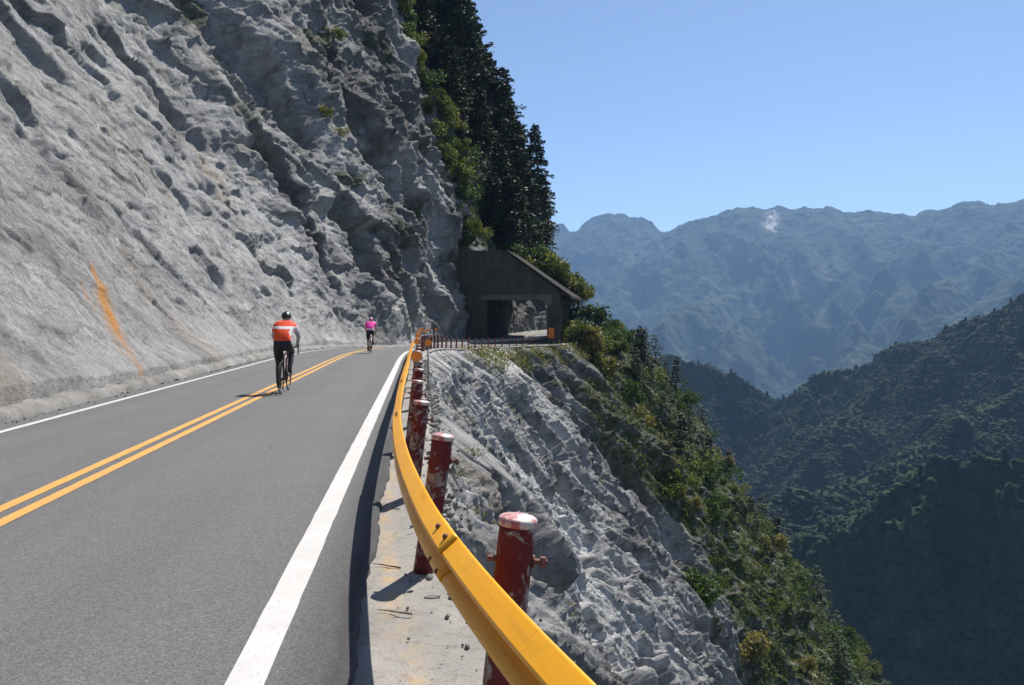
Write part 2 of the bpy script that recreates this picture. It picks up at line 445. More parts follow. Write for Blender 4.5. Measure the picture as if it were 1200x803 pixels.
def s_at_y(y):
    n = np.argmax(LINE[:, 1])
    return np.interp(y, LINE[:n, 1], SEGL[:n]) - S0

def strip(name, ss, offs, zs, mat, kind='structure', wob=None, extra=None, smooth=True):
    """sheet along the road; offs/zs are lists (floats or arrays over ss)"""
    V = np.stack([off(ss, o + (0 if wob is None else wob[k]), z) for k, (o, z) in enumerate(zip(offs, zs))], 0)
    at = {'st': ('FLOAT_VECTOR', np.stack([np.stack([np.zeros_like(ss) + o, ss, 0 * ss], -1) for o in offs], 0))}
    if extra: at.update(extra)
    return mesh_np(name, V, grid_faces(len(offs), len(ss), flip=False), mat, None, smooth, at, kind)

ss_n = np.concatenate([np.arange(SMIN, -2, .5), np.arange(-2, 14, .06), np.arange(14, 40, .2), np.arange(40, SMAX, .5)])
edge_w = .03 * n2(ss_n * 1.1, 0 * ss_n, 3) + .02 * n2(ss_n * 4, 0 * ss_n, 4) + .012 * n2(ss_n * 12, 0 * ss_n, 5)
aoffs = [-5.62] + list(np.linspace(-5.3, .1, 28)) + [.2, .3, .36, .40, .425, .43]
azs = [0] * (len(aoffs) - 2) + [-.012, -.09]
ed = np.stack([np.zeros_like(ss_n) + (.0 if o < .12 else .3 if o < .25 else .5 if o < .35 else .85) for o in aoffs], 0)
wob = [edge_w * max(0, min(1, (o - .2) / .1)) for o in aoffs]
strip('road', ss_n, aoffs, azs, M['asphalt'], wob=wob, extra={'edge': ('FLOAT', ed)})
def marking(name, o, w, mat, z, s0=SMIN, s1=SMAX):
    ss = ss_n[(ss_n >= s0) & (ss_n <= s1)]
    j = .006 * n2(ss * 3, ss * 0, 21)
    return strip(name, ss, [o - w / 2, o + w / 2], [z, z], mat, wob=[j, -j])
marking('edge_line', 0, .17, M['white'], .004)
marking('edge_line', -5.0, .12, M['white'], .004)
marking('centre_line', -2.55 + .115, .12, M['yellow'], .004, s1=s_at_y(137))
marking('centre_line', -2.55 - .115, .12, M['yellow'], .004, s1=s_at_y(137))

# offsets of the outer edge, posts, cliff foot along s
def outer(s):
    return .98 + .6 * sst(6, 1, s) + 2.5 * sst(s_at_y(80), s_at_y(88), s) - 1.6 * sst(s_at_y(108), s_at_y(122), s)
PO_S = np.arange(-8, 30, .1)
PO_V = np.interp(PO_S, [-3, 0, 1, 1.9, 2.7, 4.7, 6.9, 10, 14], [2.05, 1.62, 1.40, 1.19, .99, .77, .66, .62, .62])
PO_V = np.convolve(np.pad(PO_V, 9, mode='edge'), np.ones(19) / 19, 'valid')
def post_off(s):
    return np.interp(s, PO_S, PO_V)
def foot(s):
    return -(5.85 + 3.0 * sst(s_at_y(62), s_at_y(86), s) - 1.6 * sst(s_at_y(106), s_at_y(122), s))
# concrete shoulder
so = [None] * 9
fr = np.linspace(0, 1, 9); o_out = outer(ss_n) + .06 * n2(ss_n * 1.5, ss_n * 0, 8) + .05 * n2(ss_n * 5, ss_n * 0, 9)
offs = [(.38 * (1 - f) + o_out * f) for f in fr]
Vs = np.stack([off(ss_n, o, -.055 + (.02 * n2(ss_n * .8, ss_n * 0 + f * 3, 31)) - .05 * (f > .9)) for f, o in zip(fr, offs)], 0)
mk = np.stack([np.exp(-((o - (post_off(ss_n) - .22)) / .05) ** 2) for o in offs], 0)
mesh_np('shoulder', Vs, grid_faces(9, len(ss_n)), M['concrete'], None, True,
        {'mark': ('FLOAT', mk), 'st': ('FLOAT_VECTOR', np.stack([np.stack([o, ss_n, 0 * ss_n], -1) for o in offs], 0))}, 'structure')
# kerb along the foot of the cliff
f_in = foot(ss_k := np.arange(-14, SMAX - 1, .07))
kw = .035 * n2(ss_k * .5, ss_k * 0, 12) + .02 * n2(ss_k * 3, ss_k * 0, 13)
kp = [(-5.47, -.02), (-5.50, .05), (-5.535, .10), (-5.58, .145), (-5.64, .17), (-5.72, .185), (-5.8, .20), (-5.9, .215), (-6.05, .24), (None, .30)]
Vk = []
for q, (o, z) in enumerate(kp):
    o = f_in - 1.2 if o is None else o + kw * (1 - q * .04)
    f_, e_ = facet(ss_k * 2.6, ss_k * 0 + q * .45, 61, 1.2, .08)
    zz = z * (1 + .16 * n2(ss_k * .6, ss_k * 0, 14)) + (.05 * f_ + .02 * n2(ss_k * 6, ss_k * 0 + q * .7, 62)) * min(1, q / 2)
    Vk.append(off(ss_k, o + .03 * f_ * min(1, q / 2), zz))
mesh_np('kerb', np.stack(Vk, 0), grid_faces(len(kp), len(ss_k), True), M['kerb'], None, True, None, 'structure')

# ------------------------------------------------------------------ upper cliff
def columns(k, y0, y1, s_lo, s_hi):
    s = [s_lo]
    while s[-1] < s_hi:
        P = off(np.array(s[-1]), -6.0)
        d = max(11, math.hypot(P[0], P[1]) if P[1] > 4 else 14 + (4 - P[1]) * 3)
        s.append(s[-1] + k * d)
    return np.array(s)
def curve_dir(ss, o):
    a = off(ss - .6, o); b = off(ss + .6, o); d = (b - a)[..., :2]; d /= np.linalg.norm(d, axis=-1)[..., None]
    return d
def build_cliff():
    ss = columns(.0036, 0, 0, -12, SMAX - 2); nc = len(ss); nr = 540
    Pb = off(ss, foot(ss), .1)
    d = curve_dir(ss, foot(ss)); rt = np.stack([d[:, 1], -d[:, 0]], -1)
    rt = smooth_along(rt, 14); rt /= np.linalg.norm(rt, axis=1)[:, None]
    Y = Pb[:, 1]
    tmax = np.clip(.72 * np.maximum(Y, 0) + 10, 17, 78)
    tf = np.linspace(0, 1, nr) ** 1.12
    T = tf[:, None] * tmax[None]
    S = np.repeat(ss[None], nr, 0); Yc = np.repeat(Y[None], nr, 0)
    far = sst(45, 84, Yc)
    # slope angle: leaning back near the camera, near vertical towards the shed
    low = np.interp(Yc, [0, 25, 45, 60, 78, 90, 110, 200], [53, 54, 57, 64, 80, 84, 74, 66])
    high = np.interp(Yc, [0, 25, 45, 60, 78, 90, 110, 200], [53, 54, 55, 59, 67, 69, 68, 62])
    al = np.radians(low + (high - low) * sst(12, 24, T))
    dT = np.diff(T, axis=0, prepend=0)
    hor = np.cumsum(np.cos(al) * dT, 0); ver = np.cumsum(np.sin(al) * dT, 0)
    P = np.stack([Pb[None, :, 0] - rt[None, :, 0] * hor, Pb[None, :, 1] - rt[None, :, 1] * hor, Pb[None, :, 2] + ver], -1)
    N = np.stack([rt[None, :, 0] * np.sin(al), rt[None, :, 1] * np.sin(al), np.cos(al)], -1)
    # broken rock
    wx = .5 * n2(S * .35, T * .35, 41) + .18 * n2(S * 1.3, T * 1.3, 42); wy = .5 * n2(S * .35, T * .35, 43) + .18 * n2(S * 1.3, T * 1.3, 44)
    kst = 2.3 - 1.2 * sst(52, 82, Y)                       # blocks are longer along the road where the face runs beside it
    Sa = np.concatenate([[0], np.cumsum(np.diff(ss) / kst[1:])])[None] + 0 * T
    a = Sa + T * .12 + wx; t = T + wy * 1.6
    rough = .45 + .55 * sst(.0, .5, fbm2(S * .09, T * .09, 2, 50) + .25 * sst(4, 16, T) + .5 * far)
    smooth_low = 1 - .5 * sst(62, 36, Yc) * sst(30, 16, T) - .2 * sst(36, 16, Yc) * sst(11, 2, T)
    big = 2.1 * n3(P / 12., 1) + 1.0 * n3(P / 5., 2) + .4 * n3(P / 2.3, 3)
    f1, e1 = facet(a / 4.6, t / 7.0, 1, 1.7, .05); f2, e2 = facet(a / 1.9, t / 2.7, 2, 1.7, .05); f3, e3 = facet(a / .7, t / 1.0, 3, 1.6, .08)
    f4, e4 = facet(a / .33, t / .62, 4, 1.3, .2)
    groove = ridged2(a * .3, t * .09, 3, 60, .55)
    D = big * (.6 + .5 * far) + 1.05 * f1 * rough + .75 * f2 * rough + .36 * f3 * (.5 + .5 * rough) + .14 * f4
    D += .26 * groove * (.4 + .6 * far) + .2 * fbm2(a * .9, t * .45, 4, 66, .6) + .12 * ridged2(a * 1.1, t * .55, 4, 68, .6) + .05 * fbm2(S * 3.5, T * 2.6, 3, 70, .6)
    # hollows where blocks fell out: sharp upper lip
    hol = 0 * S
    for (s_, th, rs, rt_, dep, dk) in ((45.5, 18.3, 2.4, 2.4, 1.5, .4), (47.5, 15.6, 1.4, 1.5, .7, .2), (28.7, 4.8, .9, 1.2, .7, 0), (33.7, 4.4, .9, 1.1, .6, .1), (38, 9.5, 1.2, 1.6, .8, 0),
                                   (56.3, 12.5, 1.2, 4.0, 1.0, .75), (57.6, 7.2, 1.0, 3.0, .9, .8), (54.5, 17, 1.2, 2.5, .5, .3), (65, 9, 2.5, 4.5, 1.6, .5), (73, 20, 3.2, 8, 1.8, .4),
                                   (25, 8.5, 1.0, 1.5, .6, 0), (79, 6, 3., 3.5, 1.3, .5), (62, 24, 3, 5, 1.6, .2), (32, 15.5, 1.6, 2, 1.1, .1), (41, 13, .9, 1.4, .7, .2)):
        q = ((S + wx * 1.2 - s_) / rs) ** 2 + ((T + wy + .8 * (S - s_) - th) / rt_) ** 2
        D -= dep * sst(1.25, .55, q); hol = np.maximum(hol, dk * sst(1.6, .5, q))  # hollows: recess shade put into the colour along with wet stain
    D *= smooth_low
    D *= sst(0, 3.2, T) * .85 + .15
    D += .22 * sst(1.2, 0, T) * (1 - far)     # talus apron at the foot
    D = np.minimum(D, .12 + T * .45)
    P = P + N * D[..., None]
    stain = np.exp(-((S - (21.75 + (T - 3.2) * .8 + .12 * n2(T * .9, T * 0, 5))) / (.11 + .22 * sst(3.9, 2.6, T) * sst(.4, 1.5, T))) ** 2) * sst(4.0, 3.5, T)
    stain *= .5 + .5 * sst(1.0, 1.7, T)
    stain += .45 * np.exp(-((S - (20.6 + (T - 3.2) * .5 + .15 * n2(T * .8, T * 0, 15))) / .07) ** 2) * sst(3.6, 2.6, T)
    rock_dark_shade = np.clip(hol + sst(.0, .5, fbm2(S * .22 + 3, T * .10, 3, 90)) * far * .65 + (.26 + .38 * sst(64, 76, Yc)) * far * sst(-.5, .3, fbm2(S * .12, T * .08, 3, 92)) + .8 * sst(s_at_y(97), s_at_y(101), S) * sst(20, 10, T), 0, .9)  # damp weathered rock plus far-face shade put into the colour; darker past the shed
    ve = sst(s_at_y(95), s_at_y(100), S + .12 * (T - 14) + 2.2 * fbm2(S * .2, T * .2, 3, 95)) * sst(3, 8, T)
    ve = np.maximum(ve, .8 * sst(.42, .6, fbm2(S * .16, T * .22, 3, 97)) * sst(40, 60, Yc) * sst(6, 12, T))
    calm = 1 - smooth_low
    crack = np.maximum(.9 * sst(.05, .0, e2) * sst(-.1, .25, fbm2(S * .4, T * .4, 2, 210)), .6 * sst(.07, .0, e3) * sst(.0, .3, fbm2(S * .8, T * .8, 2, 212))) * (1 - .5 * calm)
    tone = np.clip(.35 + .55 * f2 + .45 * f3 + .3 * f4, 0, 1) * (1 - .55 * calm)
    at = {'crack': ('FLOAT', crack), 'tone': ('FLOAT', tone), 'st': ('FLOAT_VECTOR', np.stack([Sa, T, 0 * S], -1)), 'stain': ('FLOAT', stain), 'rock_dark_shade': ('FLOAT', rock_dark_shade), 'veg': ('FLOAT', ve)}
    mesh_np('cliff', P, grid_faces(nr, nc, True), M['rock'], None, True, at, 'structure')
    return ss, tmax, tf, P
CS, CT, CF, CPOS = build_cliff()
def cliff_at(s, t):
    i = int(np.clip(np.searchsorted(CS, s), 0, len(CS) - 1)); j = int(np.clip(np.searchsorted(CF, t / CT[i]), 0, len(CF) - 1))
    return Vector(CPOS[j, i].tolist())

# ------------------------------------------------------------------ slope below the road
def build_slope():
    s = [-14.]
    while s[-1] < SMAX - 2:
        P = off(np.array(s[-1]), 1.3); d = max(3.2, math.hypot(P[0], P[1])) if P[1] > 0 else 5 + abs(P[1])
        s.append(s[-1] + (.0046 if P[1] < 36 else .0030) * d)
    ss = np.array(s); nc = len(ss); nr = 620
    o = outer(ss) - .12
    Pb = off(ss, o, -.05 - .03)
    d = curve_dir(ss, o); rt = np.stack([d[:, 1], -d[:, 0]], -1)
    k = 50
    rt = smooth_along(rt, k); rt /= np.linalg.norm(rt, axis=1)[:, None]
    Y = Pb[:, 1]
    rmax = np.clip(26 + .62 * np.maximum(Y, 0), 26, 125)
    g = np.linspace(0, 1, nr); 
    ex = np.interp(Y, [0, 30, 90], [2.3, 1.8, 1.3])
    Rr = (g[:, None] ** ex[None]) * rmax[None]
    S = np.repeat(ss[None], nr, 0); Yc = np.repeat(Y[None], nr, 0)
    be0 = np.interp(Yc, [0, 12, 30, 60, 90, 130, 170], [56, 57, 57, 52, 54, 58, 58])
    be1 = np.interp(Yc, [0, 12, 30, 60, 90, 130, 170], [64, 64, 62, 54, 54, 56, 56])
    be = np.radians(be0 + (be1 - be0) * sst(.4, 4, Rr))
    dR = np.diff(Rr, axis=0, prepend=0)
    hor = np.cumsum(np.cos(be) * dR, 0); ver = np.cumsum(np.sin(be) * dR, 0)
    P = np.stack([Pb[None, :, 0] + rt[None, :, 0] * hor, Pb[None, :, 1] + rt[None, :, 1] * hor, Pb[None, :, 2] - ver], -1)
    N = np.stack([rt[None, :, 0] * np.sin(be), rt[None, :, 1] * np.sin(be), np.cos(be)], -1)
    far = sst(30, 80, Yc)
    wx = .45 * n2(S * .4, Rr * .4, 141) + .16 * n2(S * 1.5, Rr * 1.5, 142); wy = .45 * n2(S * .4, Rr * .4, 143) + .16 * n2(S * 1.5, Rr * 1.5, 144)
    a = S - Rr * .1 + wx; t = Rr + wy * 1.5
    big = 1.6 * n3(P / 13., 5) + .8 * n3(P / 5.5, 6)
    f1, e1 = facet(a / 3.6, t / 9.5, 11, 1.8, .04); f2, e2 = facet(a / 1.4, t / 5.2, 12, 1.8, .05); f3, e3 = facet(a / .6, t / 2.1, 13, 1.7, .08)
    f4, e4 = facet(a / .2, t / .36, 14, 1.4, .18)
    groove = ridged2(a * .3, t * .045, 3, 160, .6)
    rough = .6 + .4 * sst(-.2, .4, fbm2(S * .1, Rr * .1, 2, 150))
    D = big * (.2 + .8 * far) + (1.7 * f1 + 1.05 * f2) * rough * (.6 + .4 * far) + .26 * f3 + .08 * f4
    D += .7 * groove * (.4 + .6 * far) + .13 * fbm2(a * 1.1, t * .6, 4, 166, .55) + .12 * ridged2(a * 1.3, t * .3, 4, 168, .6) + .05 * fbm2(S * 5, Rr * 5, 3, 170, .6)
    # buttress lines between gullies on the vegetated spur
    D += 2.2 * far * sst(86, 110, Yc) * n2(S * .07, Rr * .03, 180)
    D *= sst(0, 1.4, Rr)
    D = np.minimum(D - .8 * sst(.2, 2.5, Rr) * (1 - far), .02 + Rr * .34)
    P = P + N * D[..., None]
    # plants take over on the far spur; the line runs down and towards us
    vl = s_at_y(82.5) + 9 * sst(8, 0, Rr) - .42 * Rr * sst(10, 60, Rr)
    ve = sst(-4, 5, S - vl + 6 * fbm2(S * .11, Rr * .07, 3, 190))
    ve = np.maximum(ve, .9 * sst(.38, .62, fbm2(S * .23, Rr * .16, 3, 193)) * sst(55, 75, Yc))
    ve = np.maximum(ve, .95 * sst(-.05, .35, fbm2(S * .5, Rr * .5, 2, 197)) * sst(6, 1.5, Rr) * sst(58, 68, Yc))
    z0 = 0 * S
    crack = np.maximum(.95 * sst(.06, .0, e2) * sst(-.15, .2, fbm2(S * .4, Rr * .4, 2, 220)), .8 * sst(.08, .0, e3) * sst(-.05, .25, fbm2(S * .8, Rr * .8, 2, 222)))
    crack = np.maximum(crack, .8 * sst(.04, 0, e1))
    tone = np.clip(.34 + .5 * f1 + .7 * f2 + .5 * f3 + .3 * f4, 0, 1)
    at = {'crack': ('FLOAT', crack), 'tone': ('FLOAT', tone), 'st': ('FLOAT_VECTOR', np.stack([S - .2 * Rr, Rr, z0], -1)), 'stain': ('FLOAT', z0), 'rock_dark_shade': ('FLOAT', np.clip(.8 * sst(.0, .4, fbm2(S * .16, Rr * .05, 3, 199)) * sst(-26, -6, S - vl) + .55 * sst(-24, -8, S - vl + 7 * fbm2(S * .15, Rr * .08, 3, 195)), 0, .85)), 'veg': ('FLOAT', ve)}  # mask value: band of darker rock beside the plants
    mesh_np('hillside', P, grid_faces(nr, nc, False), M['slope'], None, True, at, 'structure')
    return ss, rmax, Rr, P, ve
SS_, SR_, SRR, SPOS, SVEG = build_slope()
def slope_at(s, r):
    i = int(np.clip(np.searchsorted(SS_, s), 0, len(SS_) - 1)); j = int(np.clip(np.searchsorted(SRR[:, i], r), 0, SRR.shape[0] - 1))
    return Vector(SPOS[j, i].tolist()), float(SVEG[j, i])

# ------------------------------------------------------------------ guardrail along the outer edge
POST_H, LEAN = .88, R(7)
def frame_at(s):
    P, T = W(np.array(float(s))); return Vector((T[0], T[1], 0)), Vector((T[1], -T[0], 0))
def beam(name, s0, s1, ztop, mat, parent, step=.12, lap=0):
    ss = np.linspace(s0, s1, max(3, int((s1 - s0) / step)))
    def rnd_(a, b, c, r=.0028):   # a rolled corner
        a, b, c = Vector(a), Vector(b), Vector(c)
        p, q = b + (a - b).normalized() * r, b + (c - b).normalized() * r
        return [tuple(p), tuple(p.lerp(b, .55).lerp(b.lerp(q, .45), .5)), tuple(q)]
    key = [(0, -.010), (.005, 0), (.014, -.001), (.066, -.046), (.074, -.052), (.076, -.064), (.06, -.082), (.024, -.100), (.024, -.120), (.06, -.138), (.074, -.150), (.077, -.168), (.045, -.196), (.018, -.202)]
    prof = [key[0]]
    for a_, b_, c_ in zip(key, key[1:], key[2:]): prof += rnd_(a_, b_, c_)
    prof.append(key[-1])
    V = []; st = []
    po = post_off(ss) - .085
    for (u, z) in prof:
        V.append(off(ss, po - u - lap, ztop + z)); st.append(np.stack([ss * 0 + u - z, ss, ss * 0], -1))
    o = mesh_np(name, np.stack(V, 0), grid_faces(len(prof), len(ss), True), mat, parent, True, {'st': ('FLOAT_VECTOR', np.stack(st, 0))})
    m = o.modifiers.new('thick', 'SOLIDIFY'); m.thickness = .005; m.offset = 1
    return o
gr = thing('guardrail', 'yellow steel guardrail on peeling dark red posts along the outer road edge', 'guardrail', (0, 0, 0))
for q, sa in enumerate(np.arange(-4.9, s_at_y(46), 4.0)):      # rolled lengths lapped over one another
    beam('beam', sa - .16, min(sa + 4.16, s_at_y(46)), .70 + (.0 if q % 2 else .0035), M['rail'], gr, .08, .0 if q % 2 else .006)
bm = bmesh.new()
add_lathe(bm, [(.068, -.25), (.068, POST_H - .05), (.067, POST_H - .03)], seg=32)
post_me = bm_obj('post', bm, M['post'], gr, True); post_me.data.polygons.foreach_set('use_smooth', [len(p.vertices) == 4 for p in post_me.data.polygons])
bm = bmesh.new()
add_lathe(bm, [(.068, POST_H - .031), (.0725, POST_H - .03), (.0735, POST_H - .010), (.071, POST_H - .003), (.062, POST_H + .003), (.03, POST_H + .006), (.004, POST_H + .007)], seg=32)
cap_me = bm_obj('cap', bm, M['cap'], post_me, True)
bm = bmesh.new()
add_tube(bm, [(-.1, 0, POST_H - .16), (.125, 0, POST_H - .16)], .011, 10)
add_tube(bm, [(.1, 0, POST_H - .16), (.118, 0, POST_H - .16)], .021, 6)
add_tube(bm, [(.07, 0, POST_H - .16), (.076, 0, POST_H - .16)], .024, 12)
bolt_me = bm_obj('bolt', bm, M['rust'], post_me)
post_s = [.25, 2.78, 4.92, 7.0, 9.4] + list(np.arange(11.7, s_at_y(46), 2.3))
rnd = random.Random(4)
def place_post(o, s, lean):
    p = off(np.array(s), post_off(s), -.06); t, r = frame_at(s)
    o.location = p
    o.rotation_euler = (R(rnd.uniform(-1, 1)), lean, math.atan2(r.y, r.x) + rnd.uniform(-.15, .15))
for k, s in enumerate(post_s):
    if k == 0: o = post_me
    else:
        o = post_me.copy(); COL.objects.link(o); o.parent = gr
        for ch in (cap_me, bolt_me):
            c = ch.copy(); COL.objects.link(c); c.parent = o
    place_post(o, s, LEAN + R(rnd.uniform(-1.2, 1.2)))
# splice bolts on the beam near the camera
bm = bmesh.new()
bmesh.ops.create_uvsphere(bm, u_segments=10, v_segments=6, radius=.013)
sb0 = bm_obj('splice_bolt', bm, M['rust'], gr, True); first = True
for s in (3.02, 3.18, 7.02, 7.18, 11.02, 11.18):
    for (u, z) in ((.038, -.014), (.07, -.152)):
        o = sb0 if first else sb0.copy()
        if not first: COL.objects.link(o); o.parent = gr
        first = False
        o.location = off(np.array(s), float(post_off(s)) - .085 - u - .006, .70 + z)
# amber reflectors on brackets
bm = bmesh.new(); add_tube(bm, [(0, -.008, 0), (0, .008, 0)], .078, 24)
refl = bm_obj('reflector', bm, M['amber'], gr)
bm = bmesh.new(); add_tube(bm, [(0, .002, -.3), (0, .002, -.07)], .012, 8); add_torus(bm, (0, 0, 0), .08, .008, 24, 6)
for v in bm.verts:
    if abs(v.co.z) < .1 and v.co.z > -.1: v.co = Vector((v.co.y, v.co.x, v.co.z))
stem = bm_obj('stem', bm, M['steel'], refl)
k = 0
for s, dz in ((11.72, .22), (20.9, .2), (25.5, .24), (32.4, .22), (35, .3), (37, .2), (39.3, .34), (41.6, .22), (44, .3)):
    o = refl
    if k: o = refl.copy(); COL.objects.link(o); o.parent = gr; c = stem.copy(); COL.objects.link(c); c.parent = o
    k += 1
    o.location = off(np.array(s), float(post_off(s)) + .08, POST_H + dz - .1); t, r = frame_at(s)
    o.rotation_euler = (0, 0, math.atan2(r.y, r.x))

gf = thing('guardrail', 'grey guardrail on thin dark posts along the far bend before the shed', 'guardrail', (0, 0, 0))
beam('beam', s_at_y(46) + .1, s_at_y(88.6), .68, M['galv'], gf, .4)
bm = bmesh.new(); add_lathe(bm, [(.062, -.25), (.062, .86), (.03, .9)], seg=12)
fp = bm_obj('post', bm, M['darkred'], gf, True); fs = list(np.arange(s_at_y(46) + .9, s_at_y(88.6), 2.2))
for k, s in enumerate(fs):
    o = fp
    if k: o = fp.copy(); COL.objects.link(o); o.parent = gf
    place_post(o, s, LEAN * .3)
# a free standing delineator behind the rail
def delineator(s, oo, h, label):
    p = off(np.array(s), oo, -.1)
    d = thing('delineator', label, 'road marker', p, 0, None)
    bm = bmesh.new(); add_tube(bm, [(0, 0, -.2), (0, 0, h - .07)], .022, 10); bm_obj('pole', bm, M['steel'], d, True)
    bm = bmesh.new(); add_tube(bm, [(0, -.01, h), (0, .01, h)], .075, 24); bm_obj('reflector', bm, M['amber'], d)
delineator(17.8, .95, 1.12, 'grey pole with a round amber reflector just behind the yellow guardrail')
delineator(47.5, .9, 1.25, 'farthest amber reflector pole, where the yellow guardrail meets the grey one')

# small litter on the shoulder
def twig(s, o, rz, label):
    bm = bmesh.new(); add_tube(bm, [(0, 0, .01), (.06, .01, .016), (.13, -.01, .012), (.2, .012, .02)], [.006, .005, .004, .002], 6)
    add_tube(bm, [(.07, .01, .016), (.11, .05, .03)], [.003, .001], 5)
    t = bm_obj('twig', bm, M['wood'], None, True); t.location = off(np.array(s), o, -.05); t.rotation_euler = (0, 0, rz)
    tag(t, label, 'twig')
twig(4.95, .62, 2.8, 'dry twig on the concrete shoulder at the foot of a red post')
twig(4.15, .70, 2.9, 'thin dry twig on the concrete shoulder in a post shadow')
rs = np.random.default_rng(5)
def pebbles():
    ico = bmesh.new(); bmesh.ops.create_icosphere(ico, subdivisions=1, radius=1)
    v0 = np.array([v.co[:] for v in ico.verts]); f0 = np.array([[v.index for v in f.verts] for f in ico.faces]); ico.free()
    V = []; F = []; n = 0
    for k in range(2300):
        if k < 280:
            s = 2 + 24 * rs.random() ** 1.6; o = .5 + (float(outer(s)) - .5) * rs.random() ** .6; z = -.05; r = .004 + .012 * rs.random() ** 3
        elif k < 1800:
            s = 1.5 + 30 * rs.random() ** 1.3; o = float(outer(s)) + rs.normal(0, .09) - .03; z = -.07; r = .008 + .04 * rs.random() ** 3
        else:
            s = 6 + 50 * rs.random(); o = -5.4 + .12 * rs.normal(); z = .0; r = .008 + .03 * rs.random() ** 3
            if o < -5.5: o = -5.4
        p = off(np.array(s), o, z + r * .3)
        V.append(v0 * r * (.6 + .8 * rs.random((1, 3))) * (1 + .2 * rs.normal(size=(len(v0), 1))) + p); F.append(f0 + n); n += len(v0)
    o = mesh_np('gravel', np.concatenate(V), np.concatenate(F), M['kerb'], None, False); tag(o, kind='stuff')
    tag(o, 'small loose stones along the kerb and on the concrete shoulder', 'gravel')
pebbles()

# ------------------------------------------------------------------ rock shed over the road
SZ = -1.1
shed = thing('rock_shed', 'dark concrete rock shed with sloping roof spanning the road under the cliff', 'rock shed', (-.65, 90, SZ), R(-10))
def shz(p): return [(x, z - SZ) for x, z in p]
bm = bmesh.new()
add_prism(bm, shz([(-8.2, -2.2), (-8.2, 9.36), (.1, 9.36), (6.3, 4.78), (6.3, -2.2), (4.74, -2.2), (4.74, 3.25), (4.15, 3.82), (-2.4, 3.82), (-2.4, -2.2)]), 0, .8)
bm_obj('portal_wall', bm, M['shed'], shed)
bm = bmesh.new(); add_prism(bm, shz([(-2.9, 3.82), (-2.9, 4.45), (5.3, 4.45), (5.3, 3.3), (4.76, 3.27), (4.16, 3.85), (-2.4, 3.85)]), -.06, -.003)
bm_obj('lintel', bm, M['shed_light'], shed)
bm = bmesh.new(); add_prism(bm, shz([(.0, 9.66), (.0, 9.38), (7.2, 4.0), (7.55, 4.0), (7.55, 4.3)]), -.25, 15); bm_obj('sloping_roof', bm, M['shed_shade_dark'], shed)
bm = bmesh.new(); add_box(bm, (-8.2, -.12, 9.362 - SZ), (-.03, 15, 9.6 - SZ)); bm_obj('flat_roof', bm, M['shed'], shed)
bm = bmesh.new(); add_box(bm, (-3.2, .803, -1.1), (-2.4, 14.8, 9.3 - SZ)); bm_obj('inner_wall', bm, M['shed_shade_dark'], shed)  # gallery shade put into the wall colour
bm = bmesh.new(); add_box(bm, (-2.397, .803, 4.5 - SZ), (5.35, 14.8, 4.75 - SZ)); bm_obj('ceiling_slab', bm, M['shed_shade_dark'], shed)
bm = bmesh.new(); add_box(bm, (5.4, .803, 3.5 - SZ), (6.15, 14.8, 4.3 - SZ)); bm_obj('side_beam', bm, M['shed'], shed)
c0 = None
for y in (4.2, 7.8, 11.2, 14.3):
    if c0 is None:
        bm = bmesh.new(); add_box(bm, (5.45, -.35, -1.2), (6.1, .35, 3.497 - SZ), .04); c0 = bm_obj('column', bm, M['shed'], shed); o = c0
    else: o = c0.copy(); COL.objects.link(o); o.parent = shed
    o.location = (0, y, 0)
hb = thing('hazard_board', 'orange upright board standing against the right pillar of the rock shed', 'hazard board', shed.matrix_basis @ Vector((5.25, -.18, 0)), R(-10))
bm = bmesh.new(); add_box(bm, (-.33, -.03, .55), (.33, .0, 1.75), .01); bm_obj('panel', bm, M['orange'], hb)
bm = bmesh.new()
for x in (-.25, .25): add_tube(bm, [(x, .03, -.1), (x, .03, 1.7)], .025, 8)
bm_obj('support', bm, M['steel'], hb)

# ------------------------------------------------------------------ bicycles and riders
def skin_mesh(verts, edges, radii, root, sub=2):
    me = bpy.data.meshes.new('skel'); me.from_pydata(verts, edges, [])
    o = bpy.data.objects.new('skel', me); COL.objects.link(o)
    o.modifiers.new('skin', 'SKIN'); m = o.modifiers.new('sub', 'SUBSURF'); m.levels = sub; m.render_levels = sub
    for i, r in enumerate(radii):
        v = me.skin_vertices[0].data[i]; v.radius = r if hasattr(r, '__len__') else (r, r); v.use_root = (i == root)
    bpy.context.view_layer.update()
    ev = o.evaluated_get(bpy.context.evaluated_depsgraph_get())
    out = bpy.data.meshes.new_from_object(ev)
    bpy.data.objects.remove(o); bpy.data.meshes.remove(me)
    return out
class Skel:
    def __init__(s): s.v = []; s.e = []; s.r = []; s.ix = {}
    def a(s, name, p, r, par=None):
        s.ix[name] = len(s.v); s.v.append(tuple(p)); s.r.append(r)
        if par: s.e.append((s.ix[par], s.ix[name]))
def seg_dist(p, a, b):
    ab = b - a; t = max(0, min(1, (p - a).dot(ab) / ab.length_squared)); return (p - (a + ab * t)).length, t
